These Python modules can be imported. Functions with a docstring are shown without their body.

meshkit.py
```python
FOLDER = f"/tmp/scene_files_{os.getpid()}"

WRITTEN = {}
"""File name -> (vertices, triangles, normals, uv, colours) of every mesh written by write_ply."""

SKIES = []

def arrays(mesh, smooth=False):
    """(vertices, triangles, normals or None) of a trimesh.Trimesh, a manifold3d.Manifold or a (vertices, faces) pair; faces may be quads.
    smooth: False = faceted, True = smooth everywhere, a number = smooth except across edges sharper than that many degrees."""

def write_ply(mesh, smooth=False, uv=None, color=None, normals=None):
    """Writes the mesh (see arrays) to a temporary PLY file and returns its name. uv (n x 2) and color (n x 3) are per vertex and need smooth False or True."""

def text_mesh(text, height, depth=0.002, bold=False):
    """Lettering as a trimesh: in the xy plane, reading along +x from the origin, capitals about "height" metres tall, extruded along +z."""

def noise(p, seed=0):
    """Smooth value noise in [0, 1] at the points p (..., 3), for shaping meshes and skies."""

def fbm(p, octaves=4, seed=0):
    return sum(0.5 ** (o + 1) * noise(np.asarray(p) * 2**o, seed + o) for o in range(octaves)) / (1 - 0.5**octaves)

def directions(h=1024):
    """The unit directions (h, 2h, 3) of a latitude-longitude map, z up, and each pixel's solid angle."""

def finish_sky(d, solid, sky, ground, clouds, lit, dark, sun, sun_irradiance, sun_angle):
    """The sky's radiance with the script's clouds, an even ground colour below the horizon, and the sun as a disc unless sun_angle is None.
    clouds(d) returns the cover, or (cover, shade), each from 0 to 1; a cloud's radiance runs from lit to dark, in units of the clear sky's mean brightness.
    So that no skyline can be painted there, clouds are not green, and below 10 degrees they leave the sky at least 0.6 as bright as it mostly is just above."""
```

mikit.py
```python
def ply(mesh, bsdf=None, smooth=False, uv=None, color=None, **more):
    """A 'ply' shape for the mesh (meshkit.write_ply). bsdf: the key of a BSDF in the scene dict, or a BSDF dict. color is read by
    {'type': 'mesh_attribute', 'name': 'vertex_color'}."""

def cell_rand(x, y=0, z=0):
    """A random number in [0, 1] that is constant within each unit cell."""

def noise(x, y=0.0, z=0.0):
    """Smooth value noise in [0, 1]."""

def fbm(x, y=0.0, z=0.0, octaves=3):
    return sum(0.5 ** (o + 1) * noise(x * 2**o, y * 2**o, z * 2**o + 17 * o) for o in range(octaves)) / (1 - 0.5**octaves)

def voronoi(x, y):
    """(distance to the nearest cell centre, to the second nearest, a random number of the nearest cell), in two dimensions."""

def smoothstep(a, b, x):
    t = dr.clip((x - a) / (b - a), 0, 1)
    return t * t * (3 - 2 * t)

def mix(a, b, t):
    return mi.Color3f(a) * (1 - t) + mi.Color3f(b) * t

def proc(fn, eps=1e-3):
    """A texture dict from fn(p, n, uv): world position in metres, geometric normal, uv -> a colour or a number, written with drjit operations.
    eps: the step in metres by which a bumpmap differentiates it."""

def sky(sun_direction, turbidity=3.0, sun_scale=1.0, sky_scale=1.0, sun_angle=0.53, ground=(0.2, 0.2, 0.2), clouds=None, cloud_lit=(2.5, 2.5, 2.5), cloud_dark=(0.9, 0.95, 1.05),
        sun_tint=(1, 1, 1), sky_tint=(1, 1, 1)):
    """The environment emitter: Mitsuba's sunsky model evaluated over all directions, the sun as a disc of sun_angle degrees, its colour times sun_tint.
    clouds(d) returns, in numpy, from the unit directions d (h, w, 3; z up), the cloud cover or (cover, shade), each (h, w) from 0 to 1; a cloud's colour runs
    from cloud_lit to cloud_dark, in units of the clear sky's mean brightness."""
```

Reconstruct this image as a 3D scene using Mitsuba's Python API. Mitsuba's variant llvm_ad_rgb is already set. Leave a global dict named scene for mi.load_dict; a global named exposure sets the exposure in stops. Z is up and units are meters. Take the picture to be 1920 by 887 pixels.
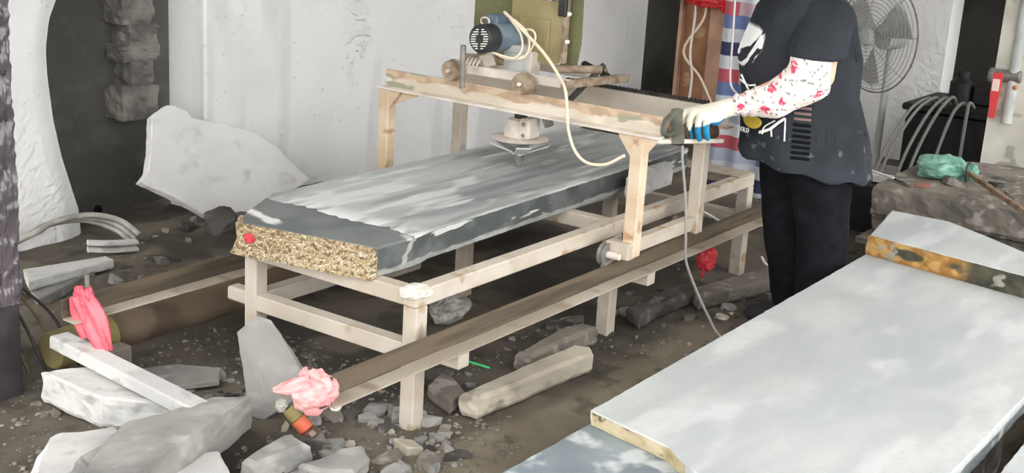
import math, random
import numpy as np, trimesh, mitsuba as mi, drjit as dr, manifold3d as m3, mapbox_earcut
from shapely.geometry import Polygon
import mikit, meshkit
from mikit import noise, fbm, voronoi, smoothstep, mix, cell_rand

T = mi.ScalarTransform4f
scene, labels = {}, {}

# ---------------------------------------------------------------- camera, sky, exposure
scene['camera'] = {'type': 'perspective', 'fov': 43.3253, 'fov_axis': 'x', 'near_clip': 0.05, 'far_clip': 200.0,
                   'to_world': T().look_at(origin=[0, 0, 1.694], target=[0.79415, 0.54376, 1.42262], up=[0.18849, 0.20414, 0.96062])}


def overcast(d):
    return 0.93 + 0.07 * meshkit.fbm(d * 3.0, 3, 5), 0.10 + 0.25 * meshkit.fbm(d * 2.0 + 7, 3, 9)


scene['sky'] = mikit.sky((-0.55, -0.25, 0.8), turbidity=5.0, sun_scale=0.0, sky_scale=1.0, clouds=overcast,
                         cloud_lit=(2.3, 2.29, 2.25), cloud_dark=(1.5, 1.5, 1.5), ground=(0.42, 0.41, 0.39))
exposure = 4.0

# outlines of the loose stones, world metres
G = {'R3top': [(2.264, 3.291), (2.374, 3.222), (2.438, 3.161), (2.477, 2.918), (2.436, 2.705), (2.386, 2.759), (2.341, 2.853), (2.295, 2.942), (2.258, 2.993), (2.254, 3.115), (2.26, 3.207)],
 'R4top': [(1.847, 2.479), (1.94, 2.547), (2.141, 2.622), (2.403, 2.578), (2.463, 2.578), (2.416, 2.543), (2.311, 2.566), (2.13, 2.533), (1.995, 2.52), (1.877, 2.446)],
 'R5top': [(1.792, 2.666), (1.86, 2.75), (1.925, 2.814), (2.032, 2.886), (2.108, 2.846), (2.15, 2.817), (2.164, 2.812), (2.156, 2.762), (2.06, 2.702), (1.971, 2.677), (1.854, 2.597)],
 'R6top': [(2.064, 2.477), (2.14, 2.525), (2.19, 2.539), (2.263, 2.535), (2.287, 2.514), (2.236, 2.43), (2.165, 2.342)],
 'R7top': [(2.305, 2.44), (2.348, 2.454), (2.496, 2.477), (2.522, 2.459), (2.503, 2.378), (2.386, 2.387), (2.306, 2.389)],
 'R8top': [(2.431, 2.348), (2.504, 2.324), (2.576, 2.319), (2.632, 2.285), (2.591, 2.224), (2.502, 2.2), (2.442, 2.276)],
 'R9top': [(3.113, 2.427), (3.253, 2.482), (3.251, 2.43), (3.193, 2.336), (3.07, 2.3)],
 'lean': [(3.831, 4.657, 0.527), (3.856, 4.662, 0.538), (3.94, 4.673, 0.562), (3.979, 4.67, 0.556), (4.043, 4.657, 0.526), (4.056, 4.642, 0.493), (4.135, 4.632, 0.47), (4.266, 4.616, 0.436), (4.403, 4.595, 0.388),
          (4.531, 4.557, 0.305), (4.591, 4.523, 0.228), (4.688, 4.477, 0.127), (4.592, 4.465, 0.101), (4.129, 4.431, 0.025), (4.018, 4.438, 0.039), (3.829, 4.495, 0.167), (3.664, 4.538, 0.263), (3.723, 4.555, 0.3),
          (3.769, 4.59, 0.378)],
 'misc': [(2.75, 3.197), (2.548, 3.237), (2.904, 3.037), (3.5, 4.39), (3.809, 4.33), (4.034, 4.365), (3.915, 4.598)]}
# ---------------------------------------------------------------- helpers
rng = np.random.default_rng(7)


def S(r, g, b):
    return tuple(((c / 255 + 0.055) / 1.055) ** 2.4 if c > 10 else c / 255 / 12.92 for c in (r, g, b))


def add(key, mesh, mat, smooth=False, label=None, cat=None, group=None, kind=None, **kw):
    k, i = key, 0
    while k in scene:
        i += 1
        k = f'{key}_{i:03d}'
    scene[k] = mikit.ply(mesh, mat, smooth, **kw) if not isinstance(mesh, dict) else mesh
    e = {}
    if label: e['label'] = label
    if cat: e['category'] = cat
    if group: e['group'] = group
    if kind: e['kind'] = kind
    if e: labels[k] = e
    return k


def thing(key, label, cat, group=None, kind=None):
    k, i = key, 0
    while k in labels or k in scene:
        i += 1
        k = f'{key}_{i:03d}'
    labels[k] = {'label': label, 'category': cat}
    if group: labels[k]['group'] = group
    if kind: labels[k]['kind'] = kind
    return k


def hull(pts):
    return trimesh.convex.convex_hull(np.asarray(pts, float))


def cat_(*ms):
    return trimesh.util.concatenate([m for m in ms])


def box(lo, hi, c=0.003):
    lo, hi = np.minimum(lo, hi), np.maximum(lo, hi)
    c = min(c, 0.45 * min(hi - lo))
    p = []
    for s in np.ndindex(2, 2, 2):
        base = np.where(s, hi, lo)
        inn = np.where(s, -1, 1) * c
        for k in range(3):
            q = base.copy()
            for j in range(3):
                if j != k: q[j] += inn[j]
            p.append(q)
    return hull(p)


def frame_to(u, n):
    u = np.asarray(u, float) / np.linalg.norm(u)
    n = np.asarray(n, float)
    n = n - u * (n @ u)
    n /= np.linalg.norm(n)
    return u, np.cross(n, u), n


def bar(p, q, w, h, up=(0, 0, 1), c=0.003):
    p, q = np.asarray(p, float), np.asarray(q, float)
    L = np.linalg.norm(q - p)
    u, v, n = frame_to(q - p, up)
    m = box((0, -w / 2, -h / 2), (L, w / 2, h / 2), c)
    m.vertices = p + m.vertices @ np.array([u, v, n])
    return m


def cyl(p, q, r, n=24, c=0.002, r2=None):
    p, q = np.asarray(p, float), np.asarray(q, float)
    L = np.linalg.norm(q - p)
    r2 = r if r2 is None else r2
    c = min(c, L * 0.3, r * 0.5)
    return lathe([(0, 0), (r - c, 0), (r, c), (r2, L - c), (r2 - c, L), (0, L)], p, q - p, n)


def lathe(prof, p, axis, n=24):
    axis = np.asarray(axis, float)
    u, v, w = frame_to(axis, (0.31, 0.2, 0.9) if abs(axis[2]) < 0.8 * np.linalg.norm(axis) else (1, 0.1, 0))
    prof = np.asarray(prof, float)
    a = np.arange(n) * 2 * np.pi / n
    V = np.vstack([np.asarray(p) + u * h + r * (np.cos(a)[:, None] * w + np.sin(a)[:, None] * v) for r, h in prof])
    F = []
    for i in range(len(prof) - 1):
        for j in range(n):
            k = (j + 1) % n
            A, B, C, D = i * n + j, i * n + k, (i + 1) * n + k, (i + 1) * n + j
            F += [(A, C, B), (A, D, C)]
    m = trimesh.Trimesh(V, F, process=True)
    m.update_faces(m.nondegenerate_faces())
    m.fix_normals()
    return m


def spline(pts, n=10):
    P = np.asarray(pts, float)
    if len(P) < 3:
        return np.linspace(P[0], P[1], n)
    P = np.vstack([2 * P[0] - P[1], P, 2 * P[-1] - P[-2]])
    out = []
    for i in range(1, len(P) - 2):
        t = np.linspace(0, 1, n, endpoint=False)[:, None]
        a, b, c, d = P[i - 1:i + 3]
        out.append(0.5 * (2 * b + (c - a) * t + (2 * a - 5 * b + 4 * c - d) * t**2 + (3 * b - a - 3 * c + d) * t**3))
    return np.vstack(out + [P[-2:-1]])


def sweep(path, r, n=10, flat=None):
    """A closed tube along the path; flat=(w, h) for a strap."""
    P = np.asarray(path, float)
    tang = np.gradient(P, axis=0)
    tang /= np.linalg.norm(tang, axis=1, keepdims=True)
    ref = np.array([0, 0, 1.0]) if abs(tang[0][2]) < 0.9 else np.array([1.0, 0, 0])
    nrm = ref - tang[0] * (ref @ tang[0])
    nrm /= np.linalg.norm(nrm)
    V = []
    a = np.arange(n) * 2 * np.pi / n
    rr = np.broadcast_to(r, (len(P),))
    for i in range(len(P)):
        nrm = nrm - tang[i] * (nrm @ tang[i])
        nrm /= np.linalg.norm(nrm)
        b = np.cross(tang[i], nrm)
        sx, sy = (rr[i], rr[i]) if flat is None else flat
        V.append(P[i] + np.cos(a)[:, None] * nrm * sy + np.sin(a)[:, None] * b * sx)
    V = np.vstack(V + [P[:1], P[-1:]])
    F, m = [], len(P)
    for i in range(m - 1):
        for j in range(n):
            k = (j + 1) % n
            F += [(i * n + j, (i + 1) * n + k, i * n + k), (i * n + j, (i + 1) * n + j, (i + 1) * n + k)]
    for j in range(n):
        k = (j + 1) % n
        F += [(m * n, j, k), (m * n + 1, (m - 1) * n + k, (m - 1) * n + j)]
    t = trimesh.Trimesh(V, F, process=False)
    t.fix_normals()
    return t


def resample(poly, step):
    P = np.asarray(poly, float)
    out = []
    for i in range(len(P)):
        a, b = P[i], P[(i + 1) % len(P)]
        n = max(1, int(round(np.linalg.norm(b - a) / step)))
        out += [a + (b - a) * t for t in np.arange(n) / n]
    return np.array(out)


def stone(poly, z0, z1, rough=0.008, ch=0.005, step=0.03, seed=0, tilt=(0, 0), flare=0.0, frame=None, freq=22, rings=4, topnoise=0.0):
    """A slab or lump with the given outline: chipped, uneven sides, worn edge, flat faces."""
    P = resample(poly, step)
    if Polygon(P).exterior.is_ccw is False:
        P = P[::-1]
    nx = np.roll(P, -1, 0) - np.roll(P, 1, 0)
    nrm = np.stack([nx[:, 1], -nx[:, 0]], 1)
    nrm /= np.maximum(np.linalg.norm(nrm, axis=1, keepdims=True), 1e-9)
    c = P.mean(0)
    hs = [z1, z1 - ch] + list(np.linspace(z1 - ch, z0, rings + 1)[1:])
    V = []
    for i, h in enumerate(hs):
        q = np.column_stack([P, np.full(len(P), h)])
        d = (meshkit.fbm(q * freq + seed * 3.7, 3, seed) - 0.5) * 2 * rough
        if i == 0: d = (meshkit.fbm(q * freq * 1.5 + seed, 2, seed) - 0.5) * rough - ch
        if i == len(hs) - 1: d = d - ch
        d = d + flare * (z1 - h) / max(z1 - z0, 1e-6)
        q[:, :2] += nrm * d[:, None]
        if i == 0 and topnoise: q[:, 2] += (meshkit.fbm(q * 9 + seed, 3, seed) - 0.5) * 2 * topnoise
        q[:, 2] += tilt[0] * (q[:, 0] - c[0]) + tilt[1] * (q[:, 1] - c[1])
        V.append(q)
    n, R_ = len(P), len(hs)
    F = []
    for i in range(R_ - 1):
        for j in range(n):
            k = (j + 1) % n
            F += [(i * n + j, (i + 1) * n + j, (i + 1) * n + k), (i * n + j, (i + 1) * n + k, i * n + k)]
    for ring, flip in ((0, False), (R_ - 1, True)):
        t = mapbox_earcut.triangulate_float64(np.ascontiguousarray(V[ring][:, :2]), np.array([n], np.uint32)).reshape(-1, 3)
        a = V[ring][:, :2]
        for tri in t:
            p, q, r = a[tri]
            ccw = (q[0] - p[0]) * (r[1] - p[1]) - (q[1] - p[1]) * (r[0] - p[0]) > 0
            F.append(tuple((tri if ccw != flip else tri[::-1]) + ring * n))
    V = np.vstack(V)
    if frame is not None:
        o, U, W, N = (np.asarray(x, float) for x in frame)
        V = o + V[:, :1] * U + V[:, 1:2] * W + V[:, 2:3] * N
    return trimesh.Trimesh(V, F, process=False)


def lump(c, r, seed, amp=0.25, freq=3.0, sub=4, ridged=False, squash=None):
    """A displaced ellipsoid."""
    s = trimesh.creation.icosphere(subdivisions=sub)
    v = np.array(s.vertices)
    f = meshkit.fbm(v * freq + seed * 1.3, 4, seed)
    if ridged: f = 1 - np.abs(2 * f - 1) * 2
    s.vertices = np.asarray(c) + v * (1 + amp * (f - 0.5) * 2)[:, None] * np.asarray(r)
    return s


def rough(m, amp, freq, seed, size=0.02):
    v, f = trimesh.remesh.subdivide_to_size(m.vertices, m.faces, size)
    t = trimesh.Trimesh(v, f, process=True)
    v = np.array(t.vertices)
    d = (meshkit.fbm(v * freq + seed * 2.3, 4, seed) - 0.5) * 2 * amp
    t.vertices = v + np.array(t.vertex_normals) * d[:, None]
    return t


def bones(chain_sets, res=0.012, iters=12):
    """One continuous smoothed surface from chains of (point, radius)."""
    parts = []
    for ch in chain_sets:
        for (p, r), (q, s) in zip(ch[:-1], ch[1:]):
            def ball(c, rad):
                rad3 = (rad, rad, rad) if np.isscalar(rad) else rad
                return m3.Manifold.sphere(1.0, 28).scale(tuple(map(float, rad3))).translate(tuple(map(float, c)))
            parts.append(m3.Manifold.batch_hull([ball(p, r), ball(q, s)]))
    m = m3.Manifold.batch_boolean(parts, m3.OpType.Add).refine_to_length(res)
    mm = m.to_mesh()
    t = trimesh.Trimesh(mm.vert_properties[:, :3], mm.tri_verts, process=True)
    trimesh.smoothing.filter_taubin(t, lamb=0.5, nu=0.53, iterations=iters)
    return t


# ---------------------------------------------------------------- materials (colour, grain and wear only)
def M(name, color, rough=0.8, spec=0.3, metal=0.0, bump=None, bscale=1.0, **kw):
    b = {'type': 'principled', 'roughness': rough, 'specular': spec, 'metallic': metal, **kw}
    b['base_color'] = mikit.proc(color) if callable(color) else {'type': 'rgb', 'value': list(color)}
    if bump is not None:
        b = {'type': 'bumpmap', 'arbitrary': mikit.proc(bump), 'scale': bscale, 'bsdf': b}
    scene['mat_' + name] = {'type': 'twosided', 'bsdf': b}
    return 'mat_' + name


def mott(c1, c2, sc, c3=None, sc3=30.0, thr=(0.55, 0.7), o=3):
    """Patches of c1 and c2, with spots of c3."""
    def fn(p, n, uv):
        k = mix(c1, c2, smoothstep(0.3, 0.7, fbm(p.x * sc + 3.1, p.y * sc + 7.7, p.z * sc, o)))
        if c3 is not None:
            k = mix(k, c3, smoothstep(thr[0], thr[1], fbm(p.x * sc3, p.y * sc3 + 31, p.z * sc3 + 5, o)))
        return k
    return fn


def grain(f, o=2):
    return lambda p, n, uv: fbm(p.x * f, p.y * f, p.z * f, o)


def wall_col(p, n, uv):
    k = mix(S(232, 232, 230), S(220, 221, 220), smoothstep(0.42, 0.75, fbm(p.x * 1.6, p.y * 1.6, p.z * 1.6, 4)))
    run = fbm(p.x * 7.0, p.y * 7.0, p.z * 0.8, 3)                 # vertical runs of wash-water
    k = mix(k, S(204, 205, 206), 0.6 * smoothstep(0.56, 0.72, run))
    spot = fbm(p.x * 38, p.y * 38, p.z * 38, 2)
    return mix(k, S(176, 175, 172), 0.35 * smoothstep(0.76, 0.82, spot))


def wall_bump(p, n, uv):
    m = smoothstep(0.52, 0.68, fbm(p.x * 2.3 + 1.7, p.y * 2.3, p.z * 0.7, 2))
    # two patches of thrown, knobbly plaster
    t1 = dr.exp(-dr.square((p.x - 5.26) / 0.11) - dr.square((p.z - 0.80) / 0.28))
    t2 = dr.exp(-dr.square((p.x - 6.19) / 0.09) - dr.square((p.z - 0.76) / 0.12))
    knob = smoothstep(0.50, 0.62, fbm(p.x * 26, p.y * 26, p.z * 26, 3))
    return (0.5 + 1.6 * m) * smoothstep(0.45, 0.75, fbm(p.x * 45, p.y * 45, p.z * 45, 2)) + 7.0 * smoothstep(0.25, 0.7, t1 + t2 + 0.5 * (fbm(p.x * 9, p.z * 9, 1.0, 2) - 0.5)) * knob


M('wall', wall_col, 0.9, 0.2, bump=wall_bump, bscale=0.0016)
M('recess', mott(S(88, 87, 84), S(72, 72, 70), 1.6, S(94, 92, 89), 9, (0.5, 0.8)), 0.95, 0.1, bump=grain(25), bscale=0.002)
M('mortar', mott(S(128, 125, 119), S(98, 96, 92), 9), 0.95, 0.1, bump=grain(60), bscale=0.002)
M('dark_room', mott(S(150, 149, 144), S(120, 119, 116), 2), 0.9, 0.1)
M('soot', S(26, 25, 25), 0.9, 0.1)
M('roof', S(128, 126, 122), 0.8, 0.2)


def floor_col(p, n, uv):
    k = mix(S(92, 86, 77), S(66, 62, 56), smoothstep(0.35, 0.65, fbm(p.x * 2.5, p.y * 2.5, 0.3, 4)))
    k = mix(k, S(112, 104, 92), 0.6 * smoothstep(0.52, 0.7, fbm(p.x * 3.3 + 4, p.y * 3.3 + 1, 0.0, 3)))
    # the trodden, pale dusty walkway between the table and the big slabs
    path = smoothstep(0.07, -0.07, p.y - 2.21 + 0.30 * (fbm(p.x * 2.2, p.y * 2.2, 5.0, 3) - 0.5) + 0.07 * (p.x - 3.0)) * smoothstep(5.2, 3.6, p.x + 0.8 * (fbm(p.x * 2, p.y * 2, 9.0, 3) - 0.5))
    k = mix(k, mix(S(126, 118, 102), S(112, 104, 90), smoothstep(0.35, 0.65, fbm(p.x * 5, p.y * 5, 2.0, 3))), path)
    return mix(k, S(56, 52, 47), 0.5 * smoothstep(0.57, 0.74, fbm(p.x * 14, p.y * 14, 0.7, 3)))


M('floor', floor_col, 0.9, 0.25, bump=grain(60, 3), bscale=0.006)


def table_stone(p, n, uv):
    tooth = dr.abs(dr.fma(p.y, 19.0, -dr.floor(p.y * 19.0)) - 0.5)
    edge = 3.10 + 0.030 * (noise(p.y * 14.0, 2.0) - 0.5) + 0.05 * tooth * noise(p.y * 19.0, 9.0)
    streak = fbm(p.x * 3.2, p.y * 22.0, 1.0, 4)
    wide = fbm(p.x * 1.3 + 3, p.y * 5.0, 4.0, 3)
    mill = mix(S(122, 126, 126), S(160, 163, 162), smoothstep(0.28, 0.7, 0.45 * streak + 0.55 * wide))
    pale = smoothstep(0.42, 0.68, fbm(p.x * 1.6 + 1.0, p.y * 3.6 + 2.0, 8.0, 4) + 0.16 - 0.10 * (p.x - 3.1))
    mill = mix(mill, S(174, 177, 175), 0.75 * pale)
    mill = mix(mill, S(196, 198, 196), 0.8 * smoothstep(0.56, 0.72, fbm(p.x * 3.4, p.y * 16.0 + 5, 2.0, 3)))
    mill = mix(mill, S(104, 108, 108), 0.4 * smoothstep(0.58, 0.72, fbm(p.x * 2.6 + 11, p.y * 15.0 + 1, 3.0, 3)))
    lip = smoothstep(0.13, 0.0, p.x - edge) * smoothstep(0.30, 0.6, noise(p.y * 19.0, 7.0) * 0.5 + 0.5 * fbm(p.x * 14, p.y * 50, 0.0, 2))
    mill = mix(mill, S(220, 220, 217), 0.85 * lip)
    raw = mix(S(98, 102, 102), S(112, 115, 114), smoothstep(0.4, 0.7, fbm(p.x * 6, p.y * 6, 0.0, 3)))
    raw = mix(raw, S(205, 205, 202), smoothstep(0.02, 0.0, dr.abs(p.x - 2.905 - 0.25 * (p.y - 2.95)) - 0.012 + 0.03 * (fbm(p.x * 30, p.y * 30, 3.0, 2) - 0.5)) * smoothstep(2.88, 2.93, p.y))
    raw = mix(raw, S(176, 178, 175), smoothstep(0.022, 0.006, dr.abs(p.x - 3.075 - 0.35 * (p.y - 2.5))) * smoothstep(2.56, 2.515, p.y))
    top = dr.select(p.x > edge, mill, raw)
    side = mix(S(72, 76, 75), S(94, 97, 96), smoothstep(0.4, 0.7, fbm(p.x * 9, p.y * 9, p.z * 9, 4)))
    side = mix(side, S(190, 191, 187), 0.9 * smoothstep(0.63, 0.66, fbm(p.x * 5.0 + 2.5, p.y * 5.0, p.z * 24.0 + 3, 3)))
    side = mix(side, S(150, 151, 147), 0.85 * smoothstep(0.478, 0.470, p.z + 0.02 * (fbm(p.x * 12, p.z * 30, 2.0, 3) - 0.5)))      # caked slurry along the foot
    side = mix(side, S(150, 152, 149), smoothstep(0.018, 0.006, dr.abs(p.x - 3.085 - 0.45 * (p.z - 0.55) + 0.02 * (noise(p.z * 60, 4.0) - 0.5))))
    return dr.select(p.z > 0.5465, top, side)


M('table_stone', table_stone, 0.75, 0.25, bump=grain(70), bscale=0.0012)


def gold(p, n, uv):
    wx, wz = 5 * noise(p.z * 90, p.y * 90, 1.0), 5 * noise(p.z * 90, p.y * 90, 5.0)
    w = fbm(p.x * 80 + wx, p.y * 80 + wz, p.z * 100, 2)
    k = mix(S(132, 112, 80), S(154, 132, 96), smoothstep(0.3, 0.7, fbm(p.x * 8, p.y * 8, p.z * 8, 3)))
    k = mix(k, S(200, 192, 174), smoothstep(0.07, 0.03, dr.abs(w - 0.5)))
    return mix(k, S(98, 82, 58), 0.85 * smoothstep(0.58, 0.66, fbm(p.x * 95 + 9, p.y * 95, p.z * 95, 2)))


M('gold_face', gold, 0.9, 0.15)


def rust_face(p, n, uv):
    k = mix(S(58, 58, 50), S(82, 78, 64), smoothstep(0.35, 0.7, fbm(p.x * 12, p.y * 12, p.z * 12, 3)))
    o = smoothstep(1.20, 1.27, p.y + 0.05 * fbm(p.x * 20, p.y * 20, p.z * 20, 2)) * smoothstep(0.3, 0.42, fbm(p.x * 9 + 4, p.y * 9, p.z * 16, 3))
    k = mix(k, mix(S(150, 108, 58), S(176, 140, 84), smoothstep(0.4, 0.6, fbm(p.x * 25, p.y * 25, p.z * 25, 2))), o)
    return mix(k, S(150, 148, 136), 0.8 * smoothstep(0.66, 0.72, fbm(p.x * 16, p.y * 16, p.z * 16, 3)))


M('rust_face', rust_face, 0.85, 0.25)


def big_slab(p, n, uv):
    k = mix(S(166, 169, 168), S(182, 184, 182), smoothstep(0.3, 0.7, fbm(p.x * 2.0, p.y * 3.4, 1.0, 4)))
    k = mix(k, S(160, 164, 166), 0.7 * smoothstep(0.45, 0.8, fbm(p.x * 1.2 + 9, p.y * 4.0, 2.0, 4)))
    k = mix(k, S(200, 201, 200), 0.55 * smoothstep(0.5, 0.8, fbm(p.x * 3.0, p.y * 9.0, 6.0, 3)))
    return mix(k, S(158, 162, 164), 0.15 * smoothstep(0.5, 0.75, fbm(p.x * 60, p.y * 60, 2.0, 2)))


M('big_slab', big_slab, 0.6, 0.35, bump=grain(90), bscale=0.0006)
M('wet_slab', mott(S(140, 149, 153), S(112, 121, 126), 5, S(182, 186, 186), 12, (0.55, 0.72), 4), 0.55, 0.4, bump=grain(60), bscale=0.001)
M('slab_edge', mott(S(178, 166, 138), S(140, 122, 88), 16, S(88, 78, 58), 30), 0.9, 0.15)
M('stone_pale', mott(S(196, 195, 191), S(180, 179, 176), 5, S(168, 167, 164), 22, (0.55, 0.8)), 0.9, 0.15, bump=grain(70), bscale=0.0015)
M('slab_white', mott(S(224, 223, 219), S(214, 213, 209), 3, S(200, 199, 196), 14, (0.55, 0.85)), 0.9, 0.15, bump=grain(70), bscale=0.001)
M('stone_grey', mott(S(142, 140, 136), S(120, 119, 116), 6, S(160, 158, 154), 14, (0.5, 0.8)), 0.9, 0.15, bump=grain(55), bscale=0.002)
M('stone_tan', mott(S(186, 178, 162), S(158, 150, 136), 6, S(140, 133, 121), 14, (0.58, 0.75)), 0.9, 0.15, bump=grain(60), bscale=0.002)
M('stone_dusty', mott(S(124, 117, 108), S(100, 95, 88), 8, S(142, 136, 128), 20), 0.92, 0.12, bump=grain(45), bscale=0.003)
M('stone_dark', mott(S(84, 82, 78), S(64, 62, 59), 9, S(110, 107, 102), 22), 0.92, 0.12, bump=grain(50), bscale=0.002)
M('paint', mott(S(192, 183, 170), S(180, 168, 152), 8, S(160, 136, 108), 15, (0.66, 0.82)), 0.65, 0.3, bump=grain(60), bscale=0.0008)
M('paint_tan', mott(S(206, 188, 164), S(192, 168, 140), 9, S(170, 134, 100), 20, (0.6, 0.8)), 0.7, 0.3, bump=grain(50), bscale=0.001)
def beam_col(p, n, uv):
    k = mix(S(208, 199, 185), S(194, 182, 165), smoothstep(0.35, 0.65, fbm(p.x * 9, p.y * 9, p.z * 20, 3)))
    worn = smoothstep(0.862, 0.872, p.z + 0.045 * (fbm(p.y * 14, p.z * 30, 2.0, 3) - 0.5))          # paint rubbed off along the running edge
    k = mix(k, mix(S(166, 138, 112), S(190, 166, 140), smoothstep(0.35, 0.65, fbm(p.y * 22, p.z * 50, 5.0, 3))), 0.85 * worn)
    return mix(k, S(150, 150, 128), smoothstep(0.66, 0.72, fbm(p.y * 7 + 3, p.z * 24, 8.0, 3)))


M('paint_rust', beam_col, 0.7, 0.3, bump=grain(50), bscale=0.001)
M('rail_web', lambda p, n, uv: mix(S(106, 94, 78), S(80, 72, 63), smoothstep(0.35, 0.65, fbm(p.x * 2.2, p.y * 8, p.z * 26, 3))), 0.55, 0.4, 0.2)
M('rail_dust', mott(S(170, 161, 147), S(150, 140, 125), 4, S(136, 124, 108), 14, (0.5, 0.85)), 0.85, 0.2)
M('steel_dark', mott(S(70, 68, 66), S(52, 50, 48), 12), 0.5, 0.4, 0.4)
M('steel_grey', mott(S(138, 134, 128), S(112, 108, 104), 20), 0.5, 0.45, 0.3)
M('dusty_metal', mott(S(216, 208, 198), S(194, 184, 172), 14), 0.8, 0.2)
M('wheel', mott(S(158, 142, 122), S(124, 106, 88), 30), 0.7, 0.3)
M('olive', mott(S(112, 112, 78), S(94, 95, 68), 6, S(138, 128, 94), 14, (0.6, 0.85)), 0.6, 0.35)
M('olive_tan', mott(S(160, 148, 108), S(140, 128, 90), 6, S(166, 150, 116), 16, (0.6, 0.85)), 0.6, 0.35)
M('motor_blue', mott(S(112, 128, 138), S(84, 102, 116), 16), 0.5, 0.4)
M('black_plastic', S(42, 45, 48), 0.5, 0.4)
M('white', S(226, 222, 212), 0.6, 0.3)
M('cream_cable', S(222, 208, 184), 0.5, 0.4)
M('white_cable', S(226, 220, 214), 0.5, 0.4)
M('grey_cable', S(150, 146, 140), 0.6, 0.3)
M('rust', mott(S(176, 132, 100), S(148, 108, 80), 5, S(194, 160, 130), 12, (0.58, 0.72), 4), 0.85, 0.2, bump=grain(40), bscale=0.003)
M('rust_edge', mott(S(182, 146, 124), S(158, 124, 104), 6), 0.85, 0.2)
M('pink_plastic', mott(S(226, 162, 160), S(214, 138, 142), 10), 0.35, 0.5)
M('hotpink_plastic', mott(S(208, 104, 114), S(194, 84, 98), 12), 0.35, 0.5)
M('red_plastic', S(206, 34, 44), 0.35, 0.5)
M('red_dull', S(196, 62, 68), 0.5, 0.4)
M('green_plastic', mott(S(128, 172, 154), S(100, 146, 130), 14), 0.5, 0.4)
M('film_plastic', mott(S(88, 82, 88), S(70, 65, 70), 5), 0.18, 0.55, bump=grain(14, 3), bscale=0.016, clearcoat=0.5, clearcoat_gloss=0.9)
M('column_steel', mott(S(64, 60, 62), S(44, 41, 42), 6), 0.6, 0.3)
M('grey_plastic', mott(S(176, 172, 164), S(138, 134, 128), 18), 0.4, 0.5)
M('yellow', mott(S(134, 124, 80), S(106, 98, 70), 9), 0.7, 0.3)
M('pipe_rust', mott(S(112, 98, 82), S(86, 74, 62), 8), 0.75, 0.3)
M('lime', S(70, 214, 130), 0.5, 0.4)
M('cap_green', S(70, 168, 112), 0.5, 0.4)
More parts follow.
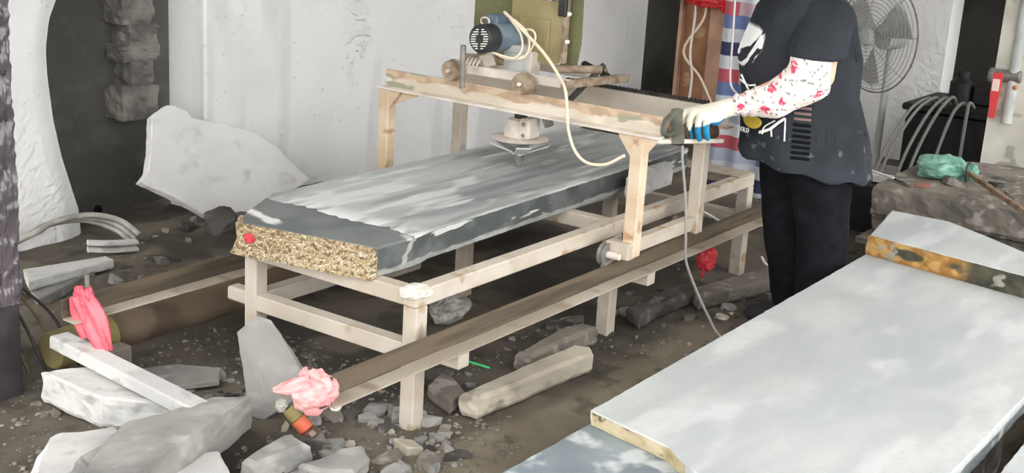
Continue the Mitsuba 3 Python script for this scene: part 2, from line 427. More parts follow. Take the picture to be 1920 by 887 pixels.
M('bottle_glass', S(92, 62, 48), 0.15, 0.6, clearcoat=0.6)
M('orange_wrap', mott(S(206, 92, 70), S(186, 104, 70), 22), 0.5, 0.4)
M('fan_wire', S(150, 153, 152), 0.5, 0.5)
M('fan_grey', mott(S(188, 189, 187), S(168, 170, 168), 9), 0.7, 0.3)
M('post_white', mott(S(216, 213, 202), S(190, 186, 174), 4, S(164, 160, 146), 10, (0.6, 0.74)), 0.8, 0.25)
M('red_spot', mott(S(158, 92, 84), S(140, 100, 92), 30), 0.9, 0.1)
M('red_lever', S(212, 66, 68), 0.45, 0.4)
M('lever_label', S(232, 206, 200), 0.5, 0.4)
M('black_box', mott(S(30, 29, 29), S(20, 20, 20), 6), 0.55, 0.4)
M('hose_grey', S(132, 131, 128), 0.5, 0.4)
M('wood_stick', mott(S(132, 112, 94), S(104, 86, 70), 20), 0.85, 0.2)
M('strap', mott(S(112, 110, 100), S(88, 87, 79), 20), 0.9, 0.15)
M('brown_grip', mott(S(84, 66, 54), S(62, 50, 42), 20), 0.7, 0.25)
M('skin', S(222, 176, 152), 0.55, 0.35)
M('pants', mott(S(26, 27, 31), S(20, 20, 23), 20), 0.95, 0.1)
M('shoe', S(48, 46, 46), 0.8, 0.2)
M('hair', S(28, 24, 22), 0.6, 0.3)
M('lace_black', S(18, 18, 20), 0.9, 0.1)
M('lace_gap', S(122, 100, 98), 0.8, 0.2)
M('print_white', S(232, 232, 230), 0.8, 0.2)
M('print_yellow', S(198, 172, 70), 0.8, 0.2)

OP = np.array([4.684, 1.853, 0.0])
RX, CX = np.array([0.5649615, -0.8251173, 0]), np.array([-0.8251173, -0.5649615, 0])


def W(a, c, z):
    return OP + RX * a + CX * c + np.array([0, 0, z])


def local(p):
    x, y = p.x - OP[0], p.y - OP[1]
    return x * RX[0] + y * RX[1], x * CX[0] + y * CX[1], p.z


def tunic_col(p, n, uv):
    a, c, z = local(p)
    k = mix(S(44, 47, 51), S(52, 55, 60), smoothstep(0.35, 0.7, fbm(p.x * 6, p.y * 6, p.z * 6, 3)))
    dust = smoothstep(0.66, 0.72, fbm(a * 26, c * 26, z * 26, 3)) * smoothstep(0.86, 0.8, z)
    k = mix(k, S(104, 106, 108), 0.5 * dust)
    # the loose white brush-stroke print down the front of the chest
    d = dr.square((a + 0.285 - 0.25 * (z - 1.12)) / 0.042) + dr.square((z - 1.125) / 0.085)
    t = 95 * (a * 0.9 - z * 0.42)
    stroke = fbm(t, 16 * (a * 0.4 + z * 0.9), 2.0, 3)
    ink = smoothstep(1.15, 0.75, d + 0.6 * (fbm(a * 40, z * 30, 3.0, 2) - 0.5)) * smoothstep(0.42, 0.50, stroke) * smoothstep(-0.12, -0.04, c + 0.05)
    return mix(k, S(228, 229, 228), ink)


M('tunic', tunic_col, 0.95, 0.1)


def floral(p, n, uv):
    a, c, z = local(p)
    u, v = a * 0.9 + c * 0.35, z + 0.3 * c
    k = mix(S(240, 229, 223), S(230, 216, 210), smoothstep(0.4, 0.7, fbm(p.x * 30, p.y * 30, p.z * 30, 2)))
    d, d2, r = voronoi(u * 48 + 1.2 * noise(u * 70, v * 70), v * 48)
    leaf = smoothstep(0.24, 0.17, d) * smoothstep(0.30, 0.36, r)
    k = mix(k, mix(S(158, 152, 144), S(116, 108, 108), cell_rand(dr.floor(r * 50))), leaf)
    d, d2, r = voronoi(u * 13 + 0.35 * noise(u * 110, v * 110), v * 13 + 4 + 0.35 * noise(u * 110, v * 110, 5.0))
    return mix(k, mix(S(206, 66, 96), S(226, 122, 138), smoothstep(0.06, 0.16, d)), smoothstep(0.22, 0.16, d) * smoothstep(0.40, 0.45, r))


M('floral', floral, 0.9, 0.15)


def glove_col(p, n, uv):
    a, c, z = local(p)
    h = z - 0.846 - 0.35 * (a + 0.45) + 0.02 * (noise(a * 60, c * 60, z * 30) - 0.5)
    return mix(S(34, 126, 170), S(232, 226, 208), smoothstep(-0.003, 0.003, h))


M('glove', glove_col, 0.7, 0.3)


def stripes(p, n, uv):
    z = p.z + 0.02 * (p.y - 2.9)
    b = z / 0.07
    k = dr.floor(b)
    r = k - 5 * dr.floor(k / 5)
    shift = dr.floor((p.y + 0.15 * noise(k, 3.0)) / 0.13)
    alt = cell_rand(k, shift, 4)
    col = dr.select(r < 0.5, mi.Color3f(S(186, 92, 104)), dr.select(r < 1.5, mi.Color3f(S(206, 208, 214)), dr.select(r < 2.5, mi.Color3f(S(62, 66, 96)), dr.select(r < 3.5, mi.Color3f(S(200, 202, 210)), mi.Color3f(S(108, 124, 168))))))
    return mix(col, S(200, 202, 208), dr.select(alt > 0.8, 0.6, 0.0))


M('stripes', stripes, 0.8, 0.2)


# ---------------------------------------------------------------- ground
def ground(x, y):
    x, y = np.asarray(x, float), np.asarray(y, float)
    p = np.stack([x, y, np.zeros_like(x)], -1)
    h = 0.035 * (meshkit.fbm(p * 2.2, 4, 3) - 0.5) + 0.012 * (meshkit.fbm(p * 14, 3, 4) - 0.5)
    def bump(cx, cy, sx, sy, a): return a * np.exp(-((x - cx) / sx) ** 2 - ((y - cy) / sy) ** 2)
    m = bump(2.9, 4.0, 0.55, 0.35, 0.06) + bump(3.75, 4.15, 0.6, 0.45, 0.07) + bump(2.5, 2.75, 0.35, 0.5, 0.03) + bump(4.6, 4.5, 0.7, 0.3, 0.05)
    h = h + m * (0.6 + 0.8 * meshkit.fbm(p * 7, 3, 8))
    return h - 0.012


gx = np.unique(np.concatenate([np.linspace(-3, 1.4, 30), np.linspace(1.4, 6.0, 190), np.linspace(6.0, 18.4, 90)]))
gy = np.unique(np.concatenate([np.linspace(-4, 0.6, 30), np.linspace(0.6, 5.4, 190)]))
X_, Y_ = np.meshgrid(gx, gy, indexing='ij')
V_ = np.stack([X_, Y_, ground(X_, Y_)], -1).reshape(-1, 3)
i_, j_ = np.meshgrid(np.arange(len(gx) - 1), np.arange(len(gy) - 1), indexing='ij')
q_ = (i_ * len(gy) + j_).ravel()
F_ = np.stack([q_, q_ + len(gy), q_ + len(gy) + 1, q_ + 1], 1)
add('floor', (V_, F_), 'mat_floor', True, label='dark grey-brown earth floor of the workshop covered in stone dust', kind='structure')

# ---------------------------------------------------------------- room shell
def struct(key, mesh, mat, label, smooth=False):
    return add(key, mesh, mat, smooth, label=label, kind='structure')

struct('wall_left', box((4.19, 4.70, -0.1), (8.46, 4.97, 3.6), 0.012), 'mat_wall', 'pale grey plastered wall behind the machine')
# plastered stub wall: its rounded, wavering edge turns into the sooty recess
zz = np.linspace(-0.1, 3.6, 90)
ex = np.interp(zz, [-0.1, 0.0, 0.1, 0.18, 0.36, 0.53, 0.72, 0.84, 0.97, 1.06, 1.3, 3.6], [3.535, 3.532, 3.526, 3.50, 3.445, 3.409, 3.388, 3.384, 3.406, 3.45, 3.50, 3.52])
prof = [(-3.0, 0), (-0.3, 0), (-0.06, 0.0)] + [(0.03 * math.sin(t) - 0.03 * 0 , 0.0) for t in ()]
rad = 0.17
prof = [(-6.0, 0.0), (-1.0, 0.0), (-rad, 0.0)] + [(-rad + rad * math.sin(t), rad - rad * math.cos(t)) for t in np.linspace(0.12, math.pi / 2, 12)] + [(0.0, 0.36), (-6.0, 0.36)]
V_ = np.array([[e + 0.05 + px, 4.75 + py, z] for e, z in zip(ex, zz) for px, py in prof])
n_ = len(prof)
F_ = [(i * n_ + j, i * n_ + (j + 1) % n_, (i + 1) * n_ + (j + 1) % n_, (i + 1) * n_ + j) for i in range(len(zz) - 1) for j in range(n_)]
struct('wall_left_001', (V_, np.array(F_)), 'mat_wall', 'white plastered stub wall with a rounded wavering edge', 40)
rc = struct('wall_left_002', box((3.2, 5.06, -0.2), (4.3, 5.2, 3.6)), 'mat_recess', 'dark sooty back wall of the recess')
add(rc + '__drilled_hole', cyl((3.826, 5.066, 0.005), (3.826, 5.05, 0.005), 0.022, 20, 0.003), 'mat_soot')
# toothed broken masonry at the right side of the recess
r1 = np.random.default_rng(31)
zc = 0.45
while zc < 2.4:
    hh = r1.uniform(0.07, 0.17)
    w0, w1 = 3.93 + r1.uniform(-0.05, 0.04) - 0.03 * max(0, (zc - 0.8)), 4.075 + r1.uniform(-0.02, 0.02)
    add(rc + '__broken_block', stone([(w0, 4.93), (w1, 4.92), (w1, 5.07), (w0, 5.07)], zc, zc + hh * 1.02, 0.03, 0.004, 0.02, int(zc * 100), topnoise=0.012, freq=26, rings=6), 'mat_mortar')
    zc += hh
struct('wall_back', cat_(box((8.46, 2.49, -0.1), (8.7, 4.20, 3.6)), box((8.46, -4.0, -0.1), (8.7, 1.75, 3.6)), box((8.46, 1.75, 2.3), (8.7, 2.49, 3.6)), box((8.46, 4.2, 2.3), (8.7, 4.97, 3.6))), 'mat_wall', 'grey back wall with two dark openings')
struct('wall_room', cat_(box((10.6, 1.0, -0.2), (10.8, 3.3, 3.6)), box((8.7, 0.9, -0.2), (10.8, 1.0, 3.6)), box((8.7, 3.3, -0.2), (18.2, 3.4, 3.6))), 'mat_dark_room', 'grey walls of the unlit room behind the right opening')
struct('wall_room_001', cat_(box((18.0, 3.4, -0.2), (18.2, 5.3, 3.6)), box((8.7, 5.2, -0.2), (18.2, 5.3, 3.6))), 'mat_dark_room', 'grey walls of the long unlit passage behind the left doorway')
struct('ceiling', box((0.1, -1.0, 3.6), (18.4, 6.0, 3.75)), 'mat_roof', 'grey roof of the open-fronted workshop')

# ---------------------------------------------------------------- table with slab
x0, yR, s_, H = 2.908, 2.325, 0.056, 0.454
yL, x1, zr = 3.075, 5.305, 0.275
tb = thing('stone_table', 'long low off-white welded steel work table carrying the dark stone slab', 'table')
xm = 4.083
for x in (x0, xm, x1 - s_):
    for y in (yR, yL - s_):
        add(tb + '__leg', box((x, y, -0.02), (x + s_, y + s_, H - s_), 0.004), 'mat_paint')
for y in (yR, yL - s_):
    add(tb + '__side_rail', box((x0 - 0.004, y, H - s_), (x1, y + s_, H), 0.005), 'mat_paint')
for x in (x0, xm, x1 - s_):
    add(tb + '__cross_rail', box((x, yR + s_, H - s_), (x + s_, yL - s_, H - 0.002), 0.004), 'mat_paint')
add(tb + '__lower_rail', box((x0, yR + s_, zr - s_), (x0 + s_, yL - s_, zr), 0.004), 'mat_paint')
add(tb + '__lower_rail', box((x0 + s_, yL - s_, zr - s_), (x1 - s_, yL, zr), 0.004), 'mat_paint')
add(tb + '__lower_rail', box((x1 - s_, yR + s_, zr - s_), (x1, yL - s_, zr), 0.004), 'mat_paint')
for x in (x0, xm, x1 - s_):     # brackets that carry the floor rails
    add(tb + '__bracket', box((x + 0.06, 2.20, 0.215), (x + 0.115, yR + s_, 0.270), 0.004), 'mat_paint')
    add(tb + '__bracket', box((x + 0.03, yL - 0.01, 0.212), (x + 0.086, 3.195, 0.262), 0.008), 'mat_paint')
wl = lump((x0 + 0.03, yR + 0.03, H - 0.012), (0.055, 0.045, 0.022), 5, 0.3, 4, 3)
add(tb + '__end_plate', box((5.16, yR + 0.01, H), (x1, yL, H + 0.006), 0.002), 'mat_rail_dust')
add(tb + '__weld_bead', wl, 'mat_dusty_metal', True)

sl = thing('dark_stone_slab', 'thick dark grey stone slab with milled streaked top lying on the white table', 'stone slab')
outline = [(2.918, 2.505), (2.865, 2.75), (2.818, 2.985), (2.889, 3.06), (3.017, 3.128), (3.16, 3.2), (3.9, 3.203), (5.12, 3.2), (5.13, 2.585), (4.49, 2.556), (3.2, 2.517), (3.1, 2.497)]
add(sl + '__body', stone(outline, H + 0.001, 0.554, 0.006, 0.004, 0.02, 11, rings=6, freq=30), 'mat_table_stone')
# rough split end face
fl = spline([(2.912, 2.502), (2.889, 2.62), (2.866, 2.74), (2.84, 2.86), (2.812, 2.985), (2.835, 3.02), (2.88, 3.058)], 16)
m_, k_ = len(fl), 22
tn = np.gradient(fl, axis=0)
nn = np.stack([-tn[:, 1], tn[:, 0]], 1)
nn /= np.linalg.norm(nn, axis=1, keepdims=True)
nn *= np.sign(-nn[:, :1] - 1e-9)
V_ = []
for i in range(m_):
    for k in range(k_):
        z = H - 0.004 + (0.553 - H + 0.004) * k / (k_ - 1)
        p = np.array([fl[i][0], fl[i][1], z])
        d = 0.006 + 0.016 * (meshkit.fbm(p[None] * 40, 4, 2)[0] - 0.35) + 0.012 * (meshkit.fbm(p[None] * 9, 2, 6)[0] - 0.5) + (0.012 if k < 8 else 0) * (8 - k) / 8
        d = max(d, 0.001) if 0 < i < m_ - 1 else 0.0
        if k == k_ - 1: d *= 0.3
        V_.append([p[0] + nn[i][0] * d, p[1] + nn[i][1] * d, z])
nb = len(V_)
for i in range(m_):
    for k in range(k_):
        V_.append([fl[i][0] - nn[i][0] * 0.02, fl[i][1] - nn[i][1] * 0.02, H + 0.004 + (0.548 - H - 0.004) * k / (k_ - 1)])
F_ = []
def ix(i, k, b=0): return b * nb + i * k_ + k
for i in range(m_ - 1):
    for k in range(k_ - 1):
        F_.append((ix(i, k), ix(i, k + 1), ix(i + 1, k + 1), ix(i + 1, k)))
        F_.append((ix(i, k, 1), ix(i + 1, k, 1), ix(i + 1, k + 1, 1), ix(i, k + 1, 1)))
    for k in (0, k_ - 1):
        F_.append((ix(i, k), ix(i + 1, k), ix(i + 1, k, 1), ix(i, k, 1)))
for k in range(k_ - 1):
    for i in (0, m_ - 1):
        F_.append((ix(i, k), ix(i, k, 1), ix(i, k + 1, 1), ix(i, k + 1)))
gf = trimesh.Trimesh(V_, np.vstack([np.array(F_)[:, [0, 1, 2]], np.array(F_)[:, [0, 2, 3]]]), process=False)
gf.fix_normals()
add(sl + '__split_end', gf, 'mat_gold_face', False, label='rough golden brown split end face')
rp = lump((2.806, 2.945, 0.512), (0.012, 0.022, 0.016), 3, 0.5, 2.5, 3)
add(sl + '__paint_mark', rp, 'mat_red_dull', True, label='red paint daub')
add('packing_block', box((3.02, 2.56, 0.405), (3.22, 2.66, 0.4535), 0.006), 'mat_stone_dusty', label='small grey block wedged under the front of the dark slab', cat='block')
for i, (a, b, c) in enumerate([((4.42, 2.455, 0.492), (4.62, 2.50, 0.55), 21), ((4.60, 2.47, 0.50), (4.80, 2.52, 0.56), 22)]):
    add('stone_offcut', stone([(a[0], a[1]), (b[0], a[1] + 0.01), (b[0] - 0.01, b[1]), (a[0] + 0.015, b[1])], H + 0.001, b[2] - 0.005, 0.008, 0.008, 0.02, c), 'mat_stone_pale',
        label=['small pale stone offcut on the table edge just right of the tan gantry leg', 'small pale stone offcut on the table edge nearest the white gantry leg'][i], cat='stone')

# ---------------------------------------------------------------- floor rails
def rail(y0, y1, yw, z, xa, xb, lab):
    k = thing('floor_rail', lab, 'rail')
    a, b = min(y0, y1), max(y0, y1)
    add(k + '__web', box((xa, yw - 0.003, z), (xb, yw + 0.003, z + 0.062), 0.001), 'mat_rail_web')
    add(k + '__flange', box((xa, a, z - 0.006), (xb, b, z), 0.001), 'mat_rail_dust')
    return k

r_near = rail(2.187, 2.247, 2.250, 0.278, 2.40, 5.62, 'brown angle-steel rail in front of the table, with the pink bag tied to its end')
r_far = rail(3.25, 3.31, 3.313, 0.258, 2.36, 5.6, 'dusty angle-steel rail behind the table, with the hot pink bag tied to its end')
add(r_near + '__stop_pin', cyl((2.352, 2.235, 0.30), (2.352, 2.235, 0.432), 0.006, 12), 'mat_steel_dark')
add(r_near + '__stop_plate', box((2.36, 2.20, 0.28), (2.405, 2.245, 0.36), 0.002), 'mat_steel_dark')
add(r_far + '__stop_pin', cyl((2.42, 3.262, 0.25), (2.42, 3.262, 0.40), 0.008, 12), 'mat_steel_grey')

# ---------------------------------------------------------------- gantry
xC, xD, yG, yGL, zg = 3.953, 4.447, 2.170, 3.405, 0.830
sg = 0.0515
gn = thing('gantry_frame', 'off-white and rust-stained steel gantry straddling the table on small wheels', 'gantry frame')
for x, y, mt, z0 in ((xC, yG, 'mat_paint_tan', 0.372), (xD, yG, 'mat_paint', 0.368), (xC, yGL - sg, 'mat_paint_tan', 0.372), (xD, yGL - sg, 'mat_paint', 0.368)):
    add(gn + '__leg', box((x, y, z0), (x + sg, y + sg, zg if x == xC else zg - 0.03), 0.004), mt)
for y0_ in (yG, yGL - sg):
    add(gn + '__foot_beam', box((xC + sg, y0_ + 0.006, 0.385), (xD, y0_ + 0.05, 0.438), 0.004), 'mat_paint')
add(gn + '__axle_box', box((xC - 0.03, yG + 0.004, 0.366), (xC + 0.02, yG + 0.105, 0.428), 0.005), 'mat_paint')
add(gn + '__axle_box', box((xC - 0.03, yGL - 0.105, 0.366), (xC + 0.02, yGL - 0.004, 0.428), 0.005), 'mat_paint')
for x, yw, sgn in ((xC - 0.045, 2.262, -1), (xD + 0.01, 2.262, -1), (xC - 0.045, 3.300, 1), (xD + 0.01, 3.300, 1)):
    zc = 0.381 if sgn < 0 else 0.361
    w = lathe([(0, 0), (0.012, 0), (0.014, 0.002), (0.034, 0.003), (0.042, 0.0), (0.042, 0.004), (0.036, 0.010), (0.036, 0.014), (0.042, 0.020), (0.042, 0.024), (0.034, 0.021), (0.014, 0.022), (0.012, 0.024), (0, 0.024)], (x, yw - 0.012, zc), (0, 1, 0), 36)
    wk = add(gn + '__wheel', w, 'mat_steel_grey', 30)
    add(wk + '__axle', cyl((x, yw - 0.065 if sgn < 0 else yw + 0.01, zc), (x, yw - 0.01 if sgn < 0 else yw + 0.065, zc), 0.013, 16, 0.003), 'mat_dusty_metal', 30)
add(gn + '__beam_web', box((3.99, 2.12, zg), (3.997, 3.40, 0.898), 0.001), 'mat_paint_rust')
add(gn + '__beam_flange', box((3.944, 2.11, zg - 0.008), (3.997, 3.412, zg), 0.002), 'mat_dusty_metal')
add(gn + '__rear_beam', cat_(box((4.485, 2.10, 0.80), (4.492, 3.405, 0.872), 0.001), box((4.485, 2.10, 0.793), (4.535, 3.405, 0.80), 0.001), box((4.485, 2.10, 0.868), (4.535, 3.405, 0.874), 0.001)), 'mat_paint')
add(gn + '__end_tie', bar((3.96, 2.125, 0.815), (4.475, 2.125, 0.750), 0.04, 0.016), 'mat_dusty_metal')
for yy, sg_ in ((yG, 1), (yGL - sg, -1)):     # corner gussets
    for sd in (-1, 1):
        if yy > 3 and sd > 0: continue
        e0 = yy + sg / 2 + sd * sg / 2
        add(gn + '__gusset', hull([(xC + a, e0 + sd * b, z) for a in (0.004, 0.012) for b, z in ((0, zg - 0.008), (0.055, zg - 0.008), (0.05, zg - 0.022), (0, zg - 0.085))]), 'mat_paint_tan')
add(gn + '__gusset', hull([(xC + a, yy, z) for a in (0.02, 0.028) for yy, z in ((yGL - sg, zg - 0.008), (yGL - sg - 0.16, zg - 0.008), (yGL - sg - 0.05, zg - 0.03), (yGL - sg, zg - 0.07))]), 'mat_paint_tan')
ch = []
for i in range(70):                          # roller chain on the rear beam
    y = 2.20 + i * 0.0095
    ch.append(box((4.495, y, 0.876), (4.512, y + 0.0075, 0.876 + (0.010 if i % 2 else 0.014)), 0.001))
add(gn + '__drive_chain', cat_(*ch), 'mat_steel_dark', label='dark drive chain along the rear beam')

# ---------------------------------------------------------------- carriage with motor
cr = thing('grinder_carriage', 'motor carriage with olive plates riding on top of the gantry beams', 'grinding machine')
def C(n, m, mat, sm=False, **k): return add(cr + '__' + n, m, mat, sm, **k)
for (x, y, z) in ((3.935, 3.038, 0.943), (3.935, 2.702, 0.938), (4.475, 3.038, 0.918), (4.475, 2.702, 0.918)):
    w = lathe([(0, 0), (0.010, 0), (0.012, 0.004), (0.030, 0.005), (0.038, 0.002), (0.0395, 0.006), (0.0395, 0.026), (0.043, 0.030), (0.043, 0.036), (0, 0.036)], (x, y, z), (1, 0, 0), 36)
    wk = C('wheel', w, 'mat_wheel', 30)
    add(wk + '__hub_nut', cyl((x - 0.012, y, z), (x + 0.004, y, z), 0.008, 6, 0.002), 'mat_dusty_metal')
    add(wk + '__axle', cyl((x + 0.03, y, z), (x + 0.09, y, z), 0.009, 12), 'mat_wheel')
C('front_bar', bar((4.02, 3.06, 0.945), (4.02, 2.54, 0.952), 0.03, 0.034), 'mat_dusty_metal')
C('rear_bar', bar((4.44, 3.06, 0.93), (4.44, 2.66, 0.93), 0.03, 0.034), 'mat_dusty_metal')
C('side_bar', bar((4.0, 3.03, 0.945), (4.46, 3.03, 0.93), 0.03, 0.03), 'mat_dusty_metal')
C('side_bar', bar((4.0, 2.55, 0.952), (4.46, 2.55, 0.935), 0.03, 0.03), 'mat_wheel')
C('upright_pin', cyl((3.925, 2.962, 0.888), (3.925, 2.966, 1.052), 0.011, 16), 'mat_steel_grey', 40)
C('roller_rod', cyl((4.12, 3.10, 0.972), (4.12, 2.86, 0.985), 0.018, 16), 'mat_wheel', 40)
C('roller_rod', cyl((4.12, 2.66, 0.985), (4.18, 2.50, 0.998), 0.015, 16), 'mat_wheel', 40)
C('rod_clamp', bar((4.08, 2.99, 0.97), (4.10, 2.94, 0.99), 0.04, 0.05), 'mat_dusty_metal')
C('rope_wrap', cat_(*[sweep(np.array([[4.04 + 0.026 * math.cos(t), 3.055 - 0.018 * i + 0.004 * math.sin(2 * t), 0.962 + 0.026 * math.sin(t)] for t in np.linspace(0, 6.0, 18)]), 0.005, 7) for i in range(6)]), 'mat_dusty_metal', True)
gp = C('back_plate', hull([(x, y, z) for x in (4.30, 4.312) for y, z in ((3.20, 1.02), (3.17, 0.95), (2.98, 0.95), (2.98, 1.62), (3.20, 1.62))]), 'mat_olive', label='olive green upright plate')
for (y, z) in ((3.163, 1.222), (3.022, 1.236), (3.17, 1.075), (3.16, 1.45), (3.03, 1.45)):
    add(gp + '__bolt', cyl((4.285, y, z), (4.302, y, z), 0.009, 6, 0.002), 'mat_dusty_metal')
fp = C('front_plate', hull([(x, y, z) for x in (4.175, 4.187) for y, z in ((2.925, 1.02), (2.925, 1.232), (2.80, 1.224), (2.685, 1.228), (2.685, 1.0), (2.74, 0.985))]), 'mat_olive_tan', label='olive tan front plate')
add(fp + '__raised_panel', box((4.165, 2.74, 1.03), (4.178, 2.88, 1.16), 0.004), 'mat_olive_tan')
C('side_plate', hull([(x, y, z) for x in (4.20, 4.21) for y, z in ((2.70, 0.97), (2.63, 0.985), (2.615, 1.08), (2.625, 1.55), (2.70, 1.55))]), 'mat_olive')
C('guide_post', bar((4.165, 2.665, 1.0), (4.165, 2.665, 1.6), 0.02, 0.024, (1, 0, 0)), 'mat_wheel')
C('guide_post', cyl((4.24, 2.86, 1.2), (4.24, 2.86, 1.7), 0.022, 20), 'mat_steel_grey', 40)
C('guide_post', cyl((4.24, 2.76, 1.2), (4.24, 2.76, 1.7), 0.022, 20), 'mat_steel_grey', 40)
for (y, z) in ((2.655, 1.19), (2.655, 1.085)):
    C('plate_bolt', cyl((4.155, y, z), (4.176, y, z), 0.009, 6, 0.002), 'mat_white')
C('top_bracket', box((4.14, 2.655, 1.18), (4.175, 2.69, 1.26), 0.004), 'mat_steel_dark')
# motor (axis along x)
my, mz = 2.895, 1.083
mo = C('motor', lathe([(0, 0), (0.048, 0), (0.050, 0.004), (0.050, 0.02)] + [(0.050 + (0.006 if i % 2 else 0), 0.022 + 0.0085 * i) for i in range(14)] + [(0.050, 0.145), (0.054, 0.148), (0.054, 0.162), (0.03, 0.166), (0, 0.166)], (3.995, my, mz), (1, 0, 0), 40), 'mat_motor_blue', 30, label='dusty blue finned motor')
fc = add(mo + '__fan_cover', lathe([(0, 0.006), (0.030, 0.003), (0.045, 0), (0.053, 0.006), (0.055, 0.02), (0.055, 0.07), (0, 0.07)], (3.93, my, mz), (1, 0, 0), 40), 'mat_black_plastic', 30, label='black fan cover with white slots')
sl_ = []
for i in range(9):
    z = -0.036 + 0.009 * i
    w = math.sqrt(0.0405**2 - z * z)
    for a, b in ((-w, -0.007), (0.007, w)):
        if abs(z) < 0.016: a, b = (a, -0.018) if a < -0.01 else (0.018, b)
        sl_.append(bar((3.9298, my + a, mz + z - 0.12 * a), (3.9298, my + b, mz + z - 0.12 * b), 0.006, 0.0045, c=0.001))
add(mo + '__vent_slots', cat_(*sl_), 'mat_white')
add(mo + '__terminal_box', box((4.03, my - 0.005, mz + 0.045), (4.10, my + 0.05, mz + 0.083), 0.006), 'mat_motor_blue')
add(mo + '__lifting_eye', sweep(np.array([[4.0, my + 0.03 + 0.02 * math.cos(t), mz + 0.06 + 0.014 * math.sin(t)] for t in np.linspace(0, 2 * math.pi, 22)]), 0.0035, 7), 'mat_dusty_metal', True)
C('gear_housing', lathe([(0, 0), (0.058, 0), (0.06, 0.003), (0.06, 0.03), (0.048, 0.034), (0.048, 0.10), (0.052, 0.104), (0.052, 0.13), (0, 0.13)], (4.13, 2.86, 0.925), (0, 0, 1), 32), 'mat_fan_grey', 35)
C('gear_foot', box((4.13, 2.79, 0.925), (4.20, 2.85, 1.03), 0.006), 'mat_dusty_metal')
C('link_arm', bar((4.30, 2.56, 1.0), (4.20, 2.70, 0.80), 0.035, 0.02), 'mat_steel_dark')
C('push_lever', bar((4.45, 2.755, 0.968), (4.45, 2.598, 0.918), 0.028, 0.026, c=0.008), 'mat_black_plastic')
C('lever_clamp', lump((4.44, 2.70, 0.925), (0.035, 0.03, 0.03), 9, 0.3, 2, 3), 'mat_dusty_metal', True)
# spindle head
sx, sy = 4.2, 2.868
C('spindle_shaft', cyl((sx, sy, 0.74), (sx, sy, 0.93), 0.026, 20), 'mat_steel_dark', 40)
C('spindle_body', lathe([(0, 0), (0.060, 0), (0.066, 0.006), (0.062, 0.05), (0.052, 0.072), (0.03, 0.078), (0, 0.078)], (sx, sy, 0.676), (0, 0, 1), 28), 'mat_dusty_metal', 35)
C('spindle_bracket', box((sx - 0.065, sy - 0.085, 0.684), (sx + 0.02, sy - 0.035, 0.765), 0.008), 'mat_dusty_metal')
for z in (0.70, 0.745): C('spindle_bolt', cyl((sx - 0.072, sy - 0.06, z), (sx - 0.06, sy - 0.06, z), 0.008, 6), 'mat_steel_grey')
C('spindle_disc', lathe([(0, 0.004), (0.07, 0.0), (0.115, 0.012), (0.118, 0.016), (0.06, 0.020), (0, 0.020)], (sx, sy, 0.658), (0, 0, 1), 40), 'mat_dusty_metal', 35)
for i, t in enumerate((0.35, 1.55, 2.75, 3.9, 5.1)):
    d = np.array([math.cos(t), math.sin(t), 0])
    e = np.array([-d[1], d[0], 0])
    a, b = np.array([sx, sy, 0.600]), np.array([sx, sy, 0.652]) + d * 0.125
    C('grinding_blade', hull([a + e * 0.022, a - e * 0.022, a + e * 0.022 + [0, 0, 0.006], a - e * 0.022 + [0, 0, 0.006], b + e * 0.03, b - e * 0.03, b + e * 0.03 + [0, 0, 0.006], b - e * 0.03 + [0, 0, 0.006]]), 'mat_fan_grey')
C('grinding_foot', lathe([(0, 0), (0.010, 0), (0.020, 0.02), (0.024, 0.06), (0, 0.06)], (sx, sy, 0.558), (0, 0, 1), 24), 'mat_steel_grey', 35)
C('angle_stub', bar((4.2, 2.76, 0.80), (4.2, 2.73, 0.74), 0.03, 0.03), 'mat_steel_grey')

pc = spline([(4.04, 2.866, 1.182), (4.02, 2.809, 1.158), (4.02, 2.749, 1.117), (4.0, 2.646, 1.055), (3.985, 2.567, 0.987), (3.95, 2.509, 0.94), (3.925, 2.477, 0.859), (3.93, 2.47, 0.8), (3.935, 2.44, 0.731), (3.94, 2.389, 0.694), (3.945, 2.313, 0.7), (3.955, 2.24, 0.745)], 10)
lps = [[(4.03, 2.83, 1.160), (4.04, 2.787, 1.111), (4.05, 2.780, 1.054), (4.03, 2.798, 1.017), (4.0, 2.832, 1.022), (3.985, 2.87, 1.030), (3.99, 2.93, 1.025)],
       [(4.05, 2.826, 1.158), (4.07, 2.782, 1.118), (4.08, 2.768, 1.064), (4.07, 2.780, 1.020), (4.04, 2.812, 1.009), (4.01, 2.834, 1.014), (3.995, 2.87, 1.028)],
       [(4.08, 2.815, 1.118), (4.10, 2.774, 1.120), (4.105, 2.760, 1.090), (4.09, 2.776, 1.036), (4.05, 2.80, 1.012)]]
ck = thing('power_cable', 'cream power cable coiled around the blue motor and hanging in a loop over the slab', 'cable')
add(ck + '__lead', sweep(pc, 0.0062, 10), 'mat_cream_cable', True)
for q in lps:
    add(ck + '__coil', sweep(spline(q, 8), 0.0045, 8), 'mat_cream_cable', True)
